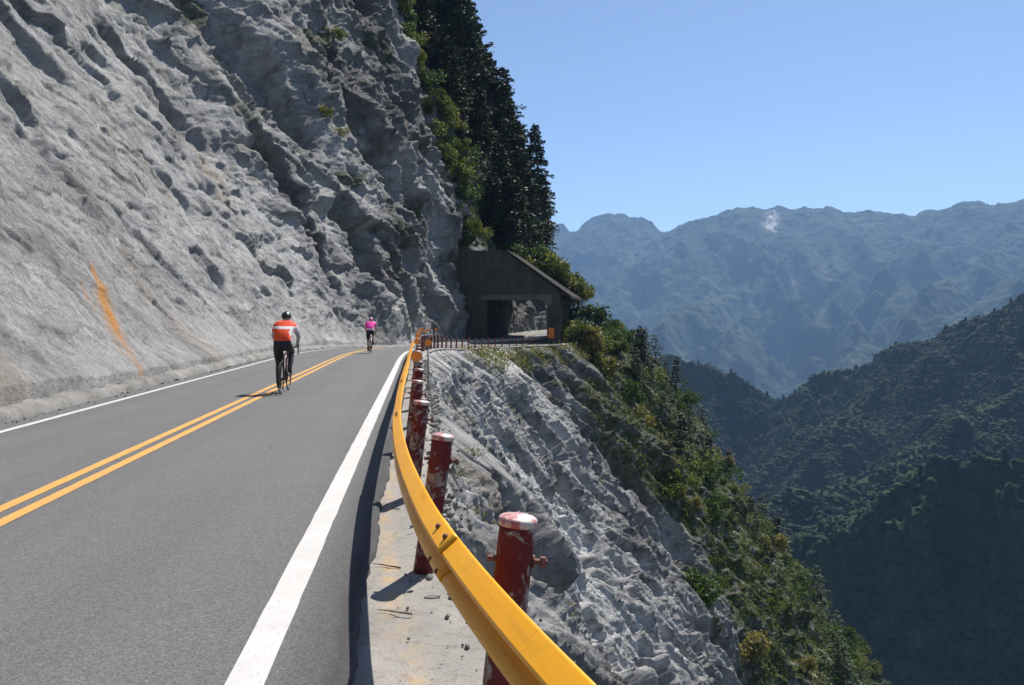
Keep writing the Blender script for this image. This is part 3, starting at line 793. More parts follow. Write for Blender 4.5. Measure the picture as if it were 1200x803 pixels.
def rider(label, loc, rz, mats, sc_=1.0):
    K = Skel()
    K.a('pelvis', (0, .19, 1.05), (.165, .13)); K.a('waist', (0, .27, 1.2), (.145, .11), 'pelvis'); K.a('chest', (0, .43, 1.37), (.175, .125), 'waist')
    K.a('nape', (0, .54, 1.47), (.085, .075), 'chest'); K.a('neck', (0, .62, 1.535), (.058, .06), 'nape'); K.a('head', (0, .69, 1.585), (.083, .098), 'neck')
    K.a('crown', (0, .71, 1.66), (.06, .07), 'head'); K.a('nose', (0, .80, 1.57), .014, 'head'); K.a('chin', (0, .755, 1.515), .035, 'head')
    for sgn, n in ((-1, 'l'), (1, 'r')):
        K.a('sh' + n, (sgn * .185, .5, 1.44), .068, 'chest'); K.a('el' + n, (sgn * .265, .66, 1.19), .043, 'sh' + n)
        K.a('wr' + n, (sgn * .215, .84, 1.03), .029, 'el' + n); K.a('ha' + n, (sgn * .205, .90, 1.005), (.038, .022), 'wr' + n)
        K.a('ear' + n, (sgn * .088, .68, 1.58), .018, 'head')
    K.a('hil', (-.095, .21, .99), .105, 'pelvis'); K.a('hir', (.095, .21, .99), .105, 'pelvis')
    K.a('thl', (-.115, .36, .80), .082, 'hil'); K.a('knl', (-.125, .50, .61), .058, 'thl'); K.a('cal', (-.122, .43, .44), .056, 'knl')
    K.a('anl', (-.115, .37, .20), .036, 'cal'); K.a('fol', (-.115, .45, .145), (.042, .03), 'anl'); K.a('tol', (-.115, .55, .135), (.035, .022), 'fol')
    K.a('thr', (.115, .42, .93), .082, 'hir'); K.a('knr', (.125, .62, .87), .058, 'thr'); K.a('car', (.122, .52, .70), .056, 'knr')
    K.a('anr', (.115, .40, .50), .036, 'car'); K.a('for', (.115, .46, .435), (.042, .03), 'anr'); K.a('tor', (.115, .55, .42), (.035, .022), 'for')
    me = skin_mesh(K.v, K.e, K.r, 0)
    # five fingers per hand curled round the brake hoods
    bmj = bmesh.new(); bmj.from_mesh(me)
    for sgn in (-1, 1):
        for q, (ln, rad) in enumerate(((.05, .009), (.056, .0095), (.053, .009), (.043, .008))):
            x0, y0, z0 = sgn * (.205 + .028), .885 + q * .018, 1.0
            add_tube(bmj, [(x0 - sgn * .02, y0, z0 + .012), (x0, y0, z0), (x0 + sgn * .004, y0 + .004, z0 - ln * .55), (x0 - sgn * .016, y0 + .004, z0 - ln)], [rad, rad, rad, rad * .75], 6)
        add_tube(bmj, [(sgn * .19, .87, 1.0), (sgn * .172, .89, .985), (sgn * .168, .915, .97)], [.011, .0105, .008], 6)
    root = thing('person', label, 'cyclist', loc, rz); root.scale = (sc_,) * 3
    body = bm_obj('body', bmj, mats['skin'], root, True)
    # clothing follows the body, a few millimetres outside it
    segs = [(a, b) for a, b in K.e]; names = {v: k for k, v in K.ix.items()}
    zone = {}
    def cls(p):
        best = min(((seg_dist(p, Vector(K.v[a]), Vector(K.v[b])), a, b) for a, b in segs), key=lambda q: q[0][0])
        (d, t), a, b = best; return names[a], names[b], t
    bmj = bmesh.new(); bmj.from_mesh(me)
    bmesh.ops.bisect_plane(bmj, geom=bmj.verts[:] + bmj.edges[:] + bmj.faces[:], plane_co=(0, .2, 1.115), plane_no=(0, -.25, 1))
    bmj.normal_update(); bmj.verts.index_update()
    fz = []
    for f in bmj.faces:
        c = f.calc_center_median(); a, b, t = cls(c); z = None
        if b in ('waist', 'chest', 'shl', 'shr') or (b == 'nape'): z = 'jersey'
        if b in ('ell', 'elr'): z = 'jersey' if t < .5 else 'sleeve'
        if b in ('wrl', 'wrr'): z = 'sleeve'
        if b in ('hal', 'har'): z = 'glove'
        if b in ('hil', 'hir', 'thl', 'thr'): z = 'shorts'
        if b in ('knl', 'knr'): z = 'shorts' if t < .55 else 'leg'
        if b in ('cal', 'car'): z = 'leg'
        if b in ('anl', 'anr'): z = 'leg' if t < .75 else 'shoe'
        if b in ('fol', 'for', 'tol', 'tor'): z = 'shoe'
        if z in ('jersey', 'shorts') and b in ('waist', 'hil', 'hir') and c.z - .25 * (c.y - .2) > 1.115: z = 'jersey'
        if z == 'jersey' and b == 'waist' and c.z - .25 * (c.y - .2) < 1.115: z = 'shorts'
        fz.append(z)
    def garment(nm, zones, mat, d, side=None):
        if side is None:
            garment(nm, zones, mat, d, -1); garment(nm, zones, mat, d, 1); return
        V = []; F = []; ix = {}
        for f, z in zip(bmj.faces, fz):
            if z not in zones or f.calc_center_median().x * side < 0: continue
            q = []
            for v in f.verts:
                if v.index not in ix: ix[v.index] = len(V); V.append((v.co + v.normal * d)[:])
                q.append(ix[v.index])
            F.append(q)
        m2 = bpy.data.meshes.new(nm); m2.from_pydata(V, [], F)
        for p in m2.polygons: p.use_smooth = True
        m2.materials.append(mat); o = bpy.data.objects.new(nm, m2); link(o, root)
        return o
    garment('jersey', ('jersey',), mats['jersey'], .012, 0)
    garment('shorts', ('shorts',), mats['shorts'], .009, 0)
    if mats.get('sleeve'): garment('arm_sleeve', ('sleeve',), mats['sleeve'], .005)
    if mats.get('leg'): garment('leg_warmer', ('leg',), mats['leg'], .006)
    garment('glove', ('glove',), mats['glove'], .005)
    garment('shoe', ('shoe',), mats['shoe'], .009)
    bmj.free()
    bm = bmesh.new()
    bmesh.ops.create_uvsphere(bm, u_segments=24, v_segments=14, radius=1)
    for v in bm.verts:
        x, y, z = v.co
        z2 = z if z > -.12 else -.12
        tail = max(0, -y) ** 2 * .22
        v.co = Vector((x * .112, y * .142, (z2 - tail) * .125))
    for v in bm.verts: v.co = Matrix.Rotation(R(-8), 3, 'X') @ v.co + Vector((0, .685, 1.605))
    bm_obj('helmet', bm, mats['helmet'], root, True)
    return root
def m_jersey(name, main, band, z0, z1, side=None):
    t = NT(name); p = t.pos(); sx = t.new('ShaderNodeSeparateXYZ'); t.l(p, sx.inputs[0])
    wob = t.math('ADD', sx.outputs['Z'], t.math('MULTIPLY', t.noise(p, 7, 2), .03))
    k = t.math('MULTIPLY', t.math('GREATER_THAN', wob, z0), t.math('LESS_THAN', wob, z1))
    c = t.mix(k, main, band)
    if side:
        k2 = t.math('MULTIPLY', t.math('GREATER_THAN', t.math('ADD', sx.outputs['X'], t.math('MULTIPLY', t.math('ABSOLUTE', t.math('SUBTRACT', wob, 1.3)), -.5)), .115), t.math('LESS_THAN', sx.outputs['Z'], 1.37))
        c = t.mix(k2, c, side)
    return t.set(c, .7, t.bump(t.noise(p, 14, 3), .4, .02), .3)
black = m_plain('black_fabric', (.012, .012, .014), .7, .2)
skin = m_plain('skin', (.42, .24, .16), .5, .1)
def bicycle(label, loc, rz, fr_col, crank=-90, lean=0):
    b = thing('bicycle', label, 'bicycle', loc, rz)
    fm = m_plain('frame_paint', fr_col, .3, .1, 8); rub = m_plain('tyre_rubber', (.015, .015, .015), .8, .2); alu = m_plain('dark_rim', (.04, .04, .042), .4, .1, 20, 0)
    wr = .335; ra, fa = Vector((0, 0, wr)), Vector((0, 1.0, wr)); bb = Vector((0, .41, .275)); seat = Vector((0, .25, .80)); head = Vector((0, .845, .86)); headb = Vector((0, .885, .72))
    bm = bmesh.new()
    for p, q, r in ((bb, seat, .017), (seat + Vector((0, .01, -.04)), head, .017), (bb, headb, .021), (head, headb, .022)): add_tube(bm, [p, q], r, 10)
    for sx in (-1, 1):
        add_tube(bm, [bb + Vector((sx * .03, -.02, 0)), ra + Vector((sx * .065, 0, 0))], .011, 8)
        add_tube(bm, [seat + Vector((sx * .018, 0, -.05)), ra + Vector((sx * .065, 0, 0))], .008, 8)
    bm_obj('frame', bm, fm, b, True)
    bm = bmesh.new()
    for sx in (-1, 1): add_tube(bm, [headb, headb + Vector((sx * .035, .01, -.03)), Vector((sx * .05, .96, .45)), fa + Vector((sx * .05, 0, 0))], [.02, .016, .013, .009], 8)
    bm_obj('fork', bm, fm, b, True)
    for c in (ra, fa):
        bm = bmesh.new(); add_torus(bm, (0, 0, 0), .311, .009, 48, 6); add_tube(bm, [(-.05, 0, 0), (.05, 0, 0)], .018, 10)
        for k in range(20):
            a = 2 * math.pi * k / 20; add_tube(bm, [((-1) ** k * .03, .018 * math.cos(a + .4), .018 * math.sin(a + .4)), (0, .305 * math.cos(a), .305 * math.sin(a))], .0016, 4, False)
        w = bm_obj('wheel', bm, alu, b, True); w.location = c
        bm = bmesh.new(); add_torus(bm, (0, 0, 0), .322, .0135, 56, 8); bm_obj('tyre', bm, rub, w, True)
    bm = bmesh.new()
    add_lathe(bm, [(.01, -.01), (.07, -.005), (.072, .012), (.05, .026), (.01, .03)], seg=20)
    for v in bm.verts:
        y = v.co.y * 1.95; w = 1.0 if y < 0 else 1 - .78 * min(1, y / .11)
        v.co = Vector((v.co.x * w, y, v.co.z)) + Vector((0, .215, .955))
    add_tube(bm, [seat, Vector((0, .205, .95))], .014, 10)
    bm_obj('saddle', bm, rub, b, True)
    bm = bmesh.new()
    add_tube(bm, [head, head + Vector((0, -.01, .06)), Vector((0, .905, .945))], .016, 8)
    hp = [(-.21, .90, .80), (-.21, .965, .82), (-.21, .985, .88), (-.21, .95, .945), (-.2, .905, .955), (-.1, .9, .95), (0, .9, .95)]
    add_tube(bm, hp + [(-x, y, z) for x, y, z in hp[-2::-1]], .0145, 8)
    for sx in (-1, 1):
        add_tube(bm, [(sx * .205, .92, .955), (sx * .205, .975, .985), (sx * .205, .99, 1.02)], [.017, .018, .012], 8)
        add_tube(bm, [(sx * .205, .985, .99), (sx * .205, .995, .9), (sx * .205, .985, .86)], .006, 6)
    bm_obj('handlebar', bm, rub, b, True)
    bm = bmesh.new()
    add_torus(bm, (.045, .41, .275), .085, .006, 32, 4)
    for k in range(5):
        a = 2 * math.pi * k / 5; add_tube(bm, [(.045, .41, .275), (.045, .41 + .085 * math.cos(a), .275 + .085 * math.sin(a))], .007, 6)
    add_tube(bm, [(-.06, .41, .275), (.06, .41, .275)], .02, 10)
    a = R(crank)
    for sx, aa in ((-1, a), (1, a + math.pi)): add_tube(bm, [(sx * .062, .41, .275), (sx * .07, .41 + .17 * math.cos(aa), .275 + .17 * math.sin(aa))], [.014, .01], 8)
    add_tube(bm, [(.045, .41, .36), (.045, .0, .365)], .004, 4); add_tube(bm, [(.045, .41, .19), (.045, .0, .305)], .004, 4)
    bm_obj('crankset', bm, rub, b, True)
    for sx, aa in ((-1, a), (1, a + math.pi)):
        bm = bmesh.new(); c = (sx * .115, .41 + .17 * math.cos(aa), .275 + .17 * math.sin(aa))
        add_box(bm, (c[0] - .04, c[1] - .035, c[2] - .009), (c[0] + .04, c[1] + .035, c[2] + .009), .004); bm_obj('pedal', bm, rub, b)
    return b
hd = R(7.2)
P1 = (-4.80, 16.15, .004)
bicycle('dark road bicycle ridden beside the double yellow line', P1, hd, (.06, .012, .012), -88)
rider('nearer cyclist in an orange red jersey with a white band, riding away', P1, hd,
      {'skin': skin, 'jersey': m_jersey('orange_jersey', (.86, .085, .02), (.85, .82, .8), 1.37, 1.425, (.8, .76, .74)), 'shorts': black, 'sleeve': m_plain('grey_sleeve', (.45, .43, .42), .7),
       'leg': m_plain('leg_warmer_fabric', (.02, .02, .022), .7), 'glove': black, 'shoe': m_plain('black_shoe', (.02, .02, .02), .4), 'helmet': m_plain('black_helmet', (.015, .014, .016), .35)})
P2 = (-6.62, 36.2, -.015)
bicycle('pale road bicycle of the farther rider where the road bends', P2, R(6), (.5, .5, .52), -75)
rider('farther cyclist in a bright pink jersey and black shorts, riding away', P2, R(6),
      {'skin': skin, 'jersey': m_jersey('pink_jersey', (.8, .06, .36), (.85, .6, .72), 1.13, 1.2), 'shorts': black, 'sleeve': None, 'leg': None, 'glove': black,
       'shoe': m_plain('dark_shoe', (.02, .02, .02), .4), 'helmet': m_plain('pink_helmet', (.4, .2, .26), .35)}, .98)

# ------------------------------------------------------------------ plants
def quads(C, ax, bx):
    """leaf faces: centres with two half axes"""
    V = np.stack([C - ax, C + bx, C + ax, C - bx], 1).reshape(-1, 3)
    return V, np.arange(len(V)).reshape(-1, 4)
def unit(v): return v / (np.linalg.norm(v, axis=-1, keepdims=True) + 1e-9)
def shrub_mesh(rg, n=520, leaf=.11, h=1., lump=9, flat=1.):
    cs = np.stack([rg.normal(0, .3, lump), rg.normal(0, .3, lump), .3 + .5 * rg.random(lump)], 1); rr = .2 + .2 * rg.random(lump)
    k = rg.integers(0, lump, n); dr = unit(rg.normal(size=(n, 3))); C = cs[k] + dr * (rr[k] * rg.random(n) ** .35)[:, None]
    C[:, 2] = np.abs(C[:, 2]) * flat
    a = unit(rg.normal(size=(n, 3)) + dr * .8); b = unit(np.cross(a, rg.normal(size=(n, 3)))); s = leaf * (.6 + .8 * rg.random(n))[:, None]
    return quads(C, a * s, b * s * .5)
def stems(bm, rg, n=6, h=.8):
    for k in range(n):
        a = rg.random() * 6.28; r = .35 * rg.random() + .1
        add_tube(bm, [(0, 0, -.15), (r * .4 * math.cos(a), r * .4 * math.sin(a), h * .4), (r * math.cos(a), r * math.sin(a), h * (.7 + .3 * rg.random()))], [.025, .016, .006], 5)
rg = np.random.default_rng(21)
def shrub_proto(name, mat, n, leaf):
    V, F = shrub_mesh(rg, n, leaf)
    root = thing(name, 'plant', 'shrub')
    mesh_np('foliage', V, F, mat, root, False); bm = bmesh.new(); stems(bm, rg); bm_obj('stem', bm, M['bark'], root)
    return root
def conifer_proto(name, mat, h=1., whorls=17, clump=20, spread=.26, seed=0, bare=.12, droop=.25):
    rg = np.random.default_rng(seed); root = thing(name, 'tree', 'tree')
    bm = bmesh.new(); bend = rg.normal(0, .012, (6, 2)); zs = np.linspace(-.05, .98, 6)
    add_tube(bm, [(bend[i, 0] * i, bend[i, 1] * i, z) for i, z in enumerate(zs)], list(np.linspace(.02, .003, 6)), 7)
    Cs = []; As = []; Bs = []
    for w in range(whorls):
        f = (w + rg.random() * .7) / whorls; z = bare + (1 - bare) * f
        L = spread * ((1 - f) ** .6 * (.75 + .5 * rg.random()) + .05); nb = 5 if f < .85 else 4; a0 = rg.random() * 6.28
        for q in range(nb):
            if rg.random() < .14: continue
            a = a0 + 6.283 * q / nb + rg.normal(0, .25); l = L * (.55 + .6 * rg.random()); up = .25 * f - droop * .4 + rg.normal(0, .08)
            d = np.array([math.cos(a), math.sin(a), up]); side = np.array([-math.sin(a), math.cos(a), 0])
            add_tube(bm, [(0, 0, z), tuple(d * l * .8 + np.array([0, 0, z - droop * .06 * l]))], [.005, .0015], 4, False)
            m = max(6, int(clump * (l / spread + .25)))
            t = .2 + .8 * rg.random(m) ** .7; w_ = rg.normal(0, .30, m) * (1.12 - t) * l + rg.normal(0, .012, m)
            C = d[None] * (t * l)[:, None] + side[None] * w_[:, None] + np.array([0, 0, z])
            C[:, 2] += rg.normal(0, .010, m) - droop * .35 * (t * l) ** 1.0 * t
            aa = unit(d[None] * .8 + side[None] * np.sign(w_)[:, None] * .7 + rg.normal(0, .35, (m, 3))); bb = unit(np.cross(aa, np.array([0, 0, 1.]) + rg.normal(0, .45, (m, 3))))
            s = .0165 * (.7 + .7 * rg.random(m))[:, None]
            Cs.append(C); As.append(aa * s); Bs.append(bb * s * .55)
    V, F = quads(np.concatenate(Cs), np.concatenate(As), np.concatenate(Bs))
    bm_obj('trunk', bm, M['bark'], root); mesh_np('crown', V, F, mat, root, False)
    return root
used = set()
def put(proto, loc, s, label, group, rz=None, sz=1.):
    if proto.name not in used:
        used.add(proto.name); o = proto; o['label'] = label; o['group'] = group
        o.location = loc; o.scale = (s, s, s * sz)
    else: o = dup(proto, loc, None, (s, s, s * sz), label, group)
    o.rotation_euler = (random.uniform(-.06, .06), random.uniform(-.06, .06), random.uniform(0, 6.28) if rz is None else rz)
    return o
con = [conifer_proto('conifer', M['needle'], seed=31 + k, whorls=18 + 2 * k, spread=(.30, .36, .27)[k], bare=(.1, .22, .08)[k], clump=75) for k in range(3)]
sprc = [conifer_proto('young_conifer', M['needle2'], seed=51 + k, whorls=14, spread=.34, bare=.03, clump=55) for k in range(2)]
lsh = [shrub_proto('shrub', M['lleaf'], 1300, .058) for k in range(2)]
gsh = [shrub_proto('shrub', M['gleaf'], 1500, .058) for k in range(2)]
ssh = [shrub_proto('shrub', M['straw'], 1100, .06) for k in range(1)]
dsh = shrub_proto('bushy_tree', M['needle2'], 1800, .055)
rnd = random.Random(12)
# dark wood on the steep ground above the shed
G1 = 'conifers in the wood above the rock shed'
for k in range(64):
    s = s_at_y(99) + rnd.random() ** .8 * 50; t = 12 + rnd.random() * 56
    if s < s_at_y(97) + .0 + max(0, (26 - t)) * .1: continue
    p = cliff_at(s, t)
    put(con[k % 3], p, rnd.uniform(8.5, 14.5), 'dark conifer among its likes in the wood above the rock shed', G1)
G2_ = 'pale green shrubs along the rim between rock and wood'
for k in range(80):
    t = 11 + rnd.random() * 46; s = s_at_y(93.5) + rnd.uniform(-1.5, 5) - .04 * (t - 13)
    put(lsh[k % 2] if k % 3 else gsh[k % 2], cliff_at(s, t), rnd.uniform(1.2, 2.9), 'sunlit leafy shrub on the rim between bare rock and dark wood', G2_)
G3_ = 'bushes behind the sloping shed roof'
for k in range(14):
    x = rnd.uniform(-1.5, 7.6); p = Vector((x + 2.3, 104 + rnd.uniform(-1, 4), 9.0 - max(0, x) * .72 - 1.2))
    put(lsh[k % 2] if k % 4 else gsh[0], p, rnd.uniform(2.4, 4.2), 'light green bush rising behind the sloping roof of the rock shed', G3_)
# far spur: shrubs and small trees down its length
G4 = 'shrubs on the vegetated spur below the road'; G5 = 'young conifers on the vegetated spur below the road'
n = 0; tries = 0
while n < 150 and tries < 4000:
    tries += 1
    s = s_at_y(66) + rnd.random() * 72; r = 2 + (rnd.random() ** .8) * 92
    p, v = slope_at(s, r)
    if v < .75 or p.z < -75: continue
    m = (lsh + gsh + ssh + gsh)[n % 7]
    put(m, p, rnd.uniform(1.3, 3.4), {0: 'sunlit yellow green shrub on the spur slope', 1: 'green leafy shrub on the spur slope', 2: 'straw coloured dry shrub on the spur slope'}[0 if m in lsh else 1 if m in gsh else 2], G4); n += 1
n = 0; tries = 0
while n < 90 and tries < 4000:
    tries += 1
    s = s_at_y(92) + rnd.random() * 52; r = 5 + rnd.random() * 95
    p, v = slope_at(s, r)
    if v < .8 or p.z < -85: continue
    put(sprc[n % 2] if n % 3 else con[n % 3], p, rnd.uniform(3.2, 7), 'small dark conifer on the vegetated spur below the road', G5); n += 1
for (X, Y, z, h, k, lb) in ((10.6, 101, .2, 3.9, 3, 'dark rounded tree immediately right of the rock shed'), (8.9, 97, -1.2, 3.2, 3, 'low dark bush close against the right side of the rock shed'),
                            (17.6, 108, -6.2, 6.6, 1, 'lone small conifer against the blue valley right of the shed')):
    p = Vector((X, Y, z)); put(con[k] if k < 3 else dsh, p, h, lb, None)
G6 = 'pale bushes beside the shed pillar'
for k in range(12):
    X = rnd.uniform(7.6, 11.5); Y = rnd.uniform(90, 95)
    put(lsh[k % 2] if k % 2 else ssh[0], Vector((X - .4, Y, -1.6 - (X - 7.5) * 1.1)), rnd.uniform(2.0, 3.6), 'pale yellowish bush beside the right pillar of the rock shed', G6)
for k in range(22):
    s = s_at_y(99) + rnd.random() * 30; p, v = slope_at(s, rnd.uniform(.2, 3.5))
    put(gsh[k % 2] if k % 3 else lsh[0], p, rnd.uniform(1.5, 2.8), 'green shrub on the road brink beyond the rock shed', 'shrubs on the brink beyond the shed')
for (X, Y, z, h, k) in ((-2.5, 107, 9, 13, 0), (.3, 109, 7.5, 14.5, 1), (-5, 108, 12, 13, 1), (-1.2, 111, 10, 15, 2)):
    put(con[k], Vector((X, Y, z)), h, 'dark conifer among its likes in the wood above the rock shed', G1)
# weeds and low cover
def cover(name, pts, mat, leaf, n, h, label):
    rg = np.random.default_rng(len(pts)); Vs = []; Fs = []; k = 0
    P = np.array(pts); m = len(P)
    C = np.repeat(P, n, 0) + rg.normal(size=(m * n, 3)) * np.array([h, h, h * .5]) + np.array([0, 0, h * .5])
    a = unit(rg.normal(size=(m * n, 3)) + np.array([0, 0, .9])); b = unit(np.cross(a, rg.normal(size=(m * n, 3)))); s = leaf * (.5 + rg.random(m * n))[:, None]
    V, F = quads(C, a * s, b * s * .4)
    o = mesh_np(name, V, F, mat, None, False); tag(o, label, 'undergrowth', None, 'stuff'); return o
pl = {'a': [], 'b': [], 'c': []}
for k in range(9000):
    s = s_at_y(55) + rnd.random() * 85; r = 1 + rnd.random() ** .9 * 100
    p, v = slope_at(s, r)
    if v > .55 and rnd.random() < v: pl['aabc'[k % 4]].append(p[:])
for k in range(900):
    s = s_at_y(94) + rnd.random() * 50; t = 8 + rnd.random() * 60; pl['a'].append(cliff_at(s, t)[:])
for k in range(240):   # lip of the road along the far bend
    s = s_at_y(60) + rnd.random() * 32; p, v = slope_at(s, .3 + rnd.random() * 2.5); pl['bc'[k % 2]].append(p[:])
cover('undergrowth', pl['a'], M['gleaf'], .11, 30, .5, 'dark green low cover spread over the spur and the wooded slope')
cover('undergrowth', pl['b'], M['lleaf'], .10, 30, .45, 'yellow green low cover spread over the spur')
cover('undergrowth', pl['c'], M['straw'], .11, 20, .4, 'straw coloured grass spread over the spur')
def weed(s, r, h, label, mat, nb=160):
    rgw = np.random.default_rng(int(s * 100)); p, v = slope_at(s, r)
    C = rgw.normal(size=(nb, 3)) * np.array([.45, .45, .3]) * h; C[:, 2] = np.abs(C[:, 2]) + .03
    sz_leaf = .10
    a = unit(rgw.normal(size=(nb, 3)) * .7 + np.array([0, 0, 1.])); b = unit(np.cross(a, rgw.normal(size=(nb, 3)))); sz = h * sz_leaf * (.6 + .8 * rgw.random(nb))[:, None]
    V, F = quads(C, a * sz, b * sz * .25)
    o = thing('weed', label, 'weed', p, 0, 'weeds growing among the rocks'); mesh_np('foliage', V, F, mat, o, False)
    bm = bmesh.new()
    for q in range(5): add_tube(bm, [(0, 0, -.05), tuple(C[q] * .5 + np.array([0, 0, .05])), tuple(C[q])], [.006, .004, .002], 5)
    bm_obj('stem', bm, M['wood'], o)
for args in ((8.6, .75, .34, 'bigger straw coloured weed among rocks right of the yellow rail', M['straw'], 320), (9.8, .5, .2, 'pale weed close behind the third red post', M['lleaf']),
             (12.4, .9, .26, 'green weed on the pale rock a little beyond the post row', M['lleaf']), (17, 1.2, .34, 'small green weed halfway along the rock edge', M['lleaf']),
             (30, 2.4, .5, 'weed tuft on the far part of the rock edge', M['gleaf']), (22, 7.5, .9, 'dry brownish tuft low on the pale rock face', M['straw'])):
    weed(*args)
for (s, t, h) in ((s_at_y(60), 17, 1.4), (s_at_y(61), 15.4, 1.1), (s_at_y(55), 21, .9)):
    pass
G7 = 'small tufts rooted high on the cliff face'
for (y, t, sz_) in ((66, 21, 1.3), (67, 19.5, 1.0), (60, 25, .9), (75, 33, 1.4), (56, 15, .6)):
    put(lsh[0], cliff_at(s_at_y(y), t), sz_, 'small green tuft rooted high on the bare cliff face', G7)

# ------------------------------------------------------------------ the mountains across the valley
F_ = 911.
def pt(px, py, Y): return ((px - 600) / F_ * Y, Y, 1.55 + (375 - py) / F_ * Y)
def ridge_field(X, Y, ridges, warp, seed):
    wx = warp * fbm2(X / (warp * 4), Y / (warp * 4), 4, seed); wy = warp * fbm2(X / (warp * 4), Y / (warp * 4), 4, seed + 7)
    x = X + wx; y = Y + wy; H = np.full(X.shape, -5000., np.float64)
    for ln, sf, sb in ridges:
        ln = np.array(ln, float)
        for a, b in zip(ln[:-1], ln[1:]):
            d = b - a; L2 = d[0] ** 2 + d[1] ** 2
            t = np.clip(((x - a[0]) * d[0] + (y - a[1]) * d[1]) / L2, 0, 1)
            cx = x - (a[0] + d[0] * t); cy = y - (a[1] + d[1] * t); dist = np.sqrt(cx * cx + cy * cy)
            fr_ = sst(-.5, .5, cy / (dist + 1e-3)); sl = sf * (1 - fr_) + sb * fr_
            rz = a[2] + d[2] * t
            h = rz - sl * dist
            k = 12.
            m = np.maximum(H, h); H = m + np.where(np.abs(H - h) < k, (k - np.abs(H - h)) ** 2 / (4 * k), 0) * .5
    return H
def far_range():
    q = np.linspace(-.12, 1.3, 1100); yy = np.geomspace(1750, 7200, 520)
    Q, Yg = np.meshgrid(q, yy); X = Q * Yg
    sky = [(560, 300, 5600), (635, 274, 5400), (655, 268, 5400), (680, 273, 5400), (690, 263, 5400), (702, 255, 5350), (716, 251, 5300), (730, 251, 5300), (748, 255, 5250), (760, 260, 5200), (776, 267, 5100), (790, 263, 4900), (830, 251, 4800),
           (882, 242, 4700), (905, 241, 4700), (950, 243, 4600), (965, 242, 4600), (1000, 248, 4500), (1050, 252, 4400), (1066, 250, 4400), (1100, 241, 4300), (1150, 236, 4200), (1200, 234, 4100), (1300, 225, 4000), (1420, 235, 3900), (1600, 215, 3800), (1850, 230, 3600)]
    rd = [([pt(*p) for p in sky], .62, .7)]
    sp = [[(715, 252, 5300), (700, 330, 4700), (690, 400, 4200), (690, 470, 3700)],
          [(790, 263, 4900), (760, 340, 4400), (740, 410, 3900), (750, 480, 3300)],
          [(890, 243, 4700), (890, 310, 4000), (840, 350, 3700), (790, 395, 3300), (740, 450, 2900)],
          [(890, 310, 4000), (925, 370, 3500), (960, 425, 3000), (985, 480, 2600)],
          [(890, 310, 4000), (870, 380, 3500), (850, 440, 3000), (850, 500, 2600)],
          [(1000, 248, 4500), (1000, 320, 3900), (975, 390, 3300), (960, 470, 2700)],
          [(1100, 241, 4300), (1080, 300, 3800), (1040, 360, 3300), (1010, 410, 2900), (990, 480, 2500)],
          [(1200, 234, 4100), (1170, 300, 3500), (1110, 350, 3000), (1060, 410, 2600)],
          [(1300, 225, 4000), (1260, 290, 3300), (1200, 330, 2900), (1130, 400, 2400)]]
    for l in sp: rd.append(([pt(*p) for p in l], .95, .95))
    H = ridge_field(X, Yg, rd, 42, 301)
    am = sst(0, 500, np.maximum(0, 1.55 + (135 / F_) * Yg - H + 20))
    am = .07 + .93 * am
    wv = 160 * fbm2(X / 700, Yg / 700, 3, 330)
    H = H + am * (150 * (ridged2((X + wv) / 430, Yg / 1500, 2, 310, .45) - .5) + 28 * (ridged2((X + wv) / 190, Yg / 700, 2, 314, .45) - .5)) + 6 * fbm2(X / 60, Yg / 120, 3, 320, .5) + 17 * fbm2(X / 130, Yg / 260, 3, 340, .55)
    H = np.maximum(H, -900)
    px = 600 + F_ * Q; py = 375 - (H - 1.55) / Yg * F_
    scar = np.exp(-((X - (pt(905, 250, 4700)[0] + (Yg - 4700) * .36)) / (26 + .05 * (4700 - Yg).clip(0))) ** 2) * sst(4330, 4420, Yg) * sst(4720, 4650, Yg)
    mesh_np('mountains', np.stack([X, Yg, H], -1), grid_faces(520, 1100), M['range'], None, True, {'scree': ('FLOAT', scar)}, 'structure')
far_range()
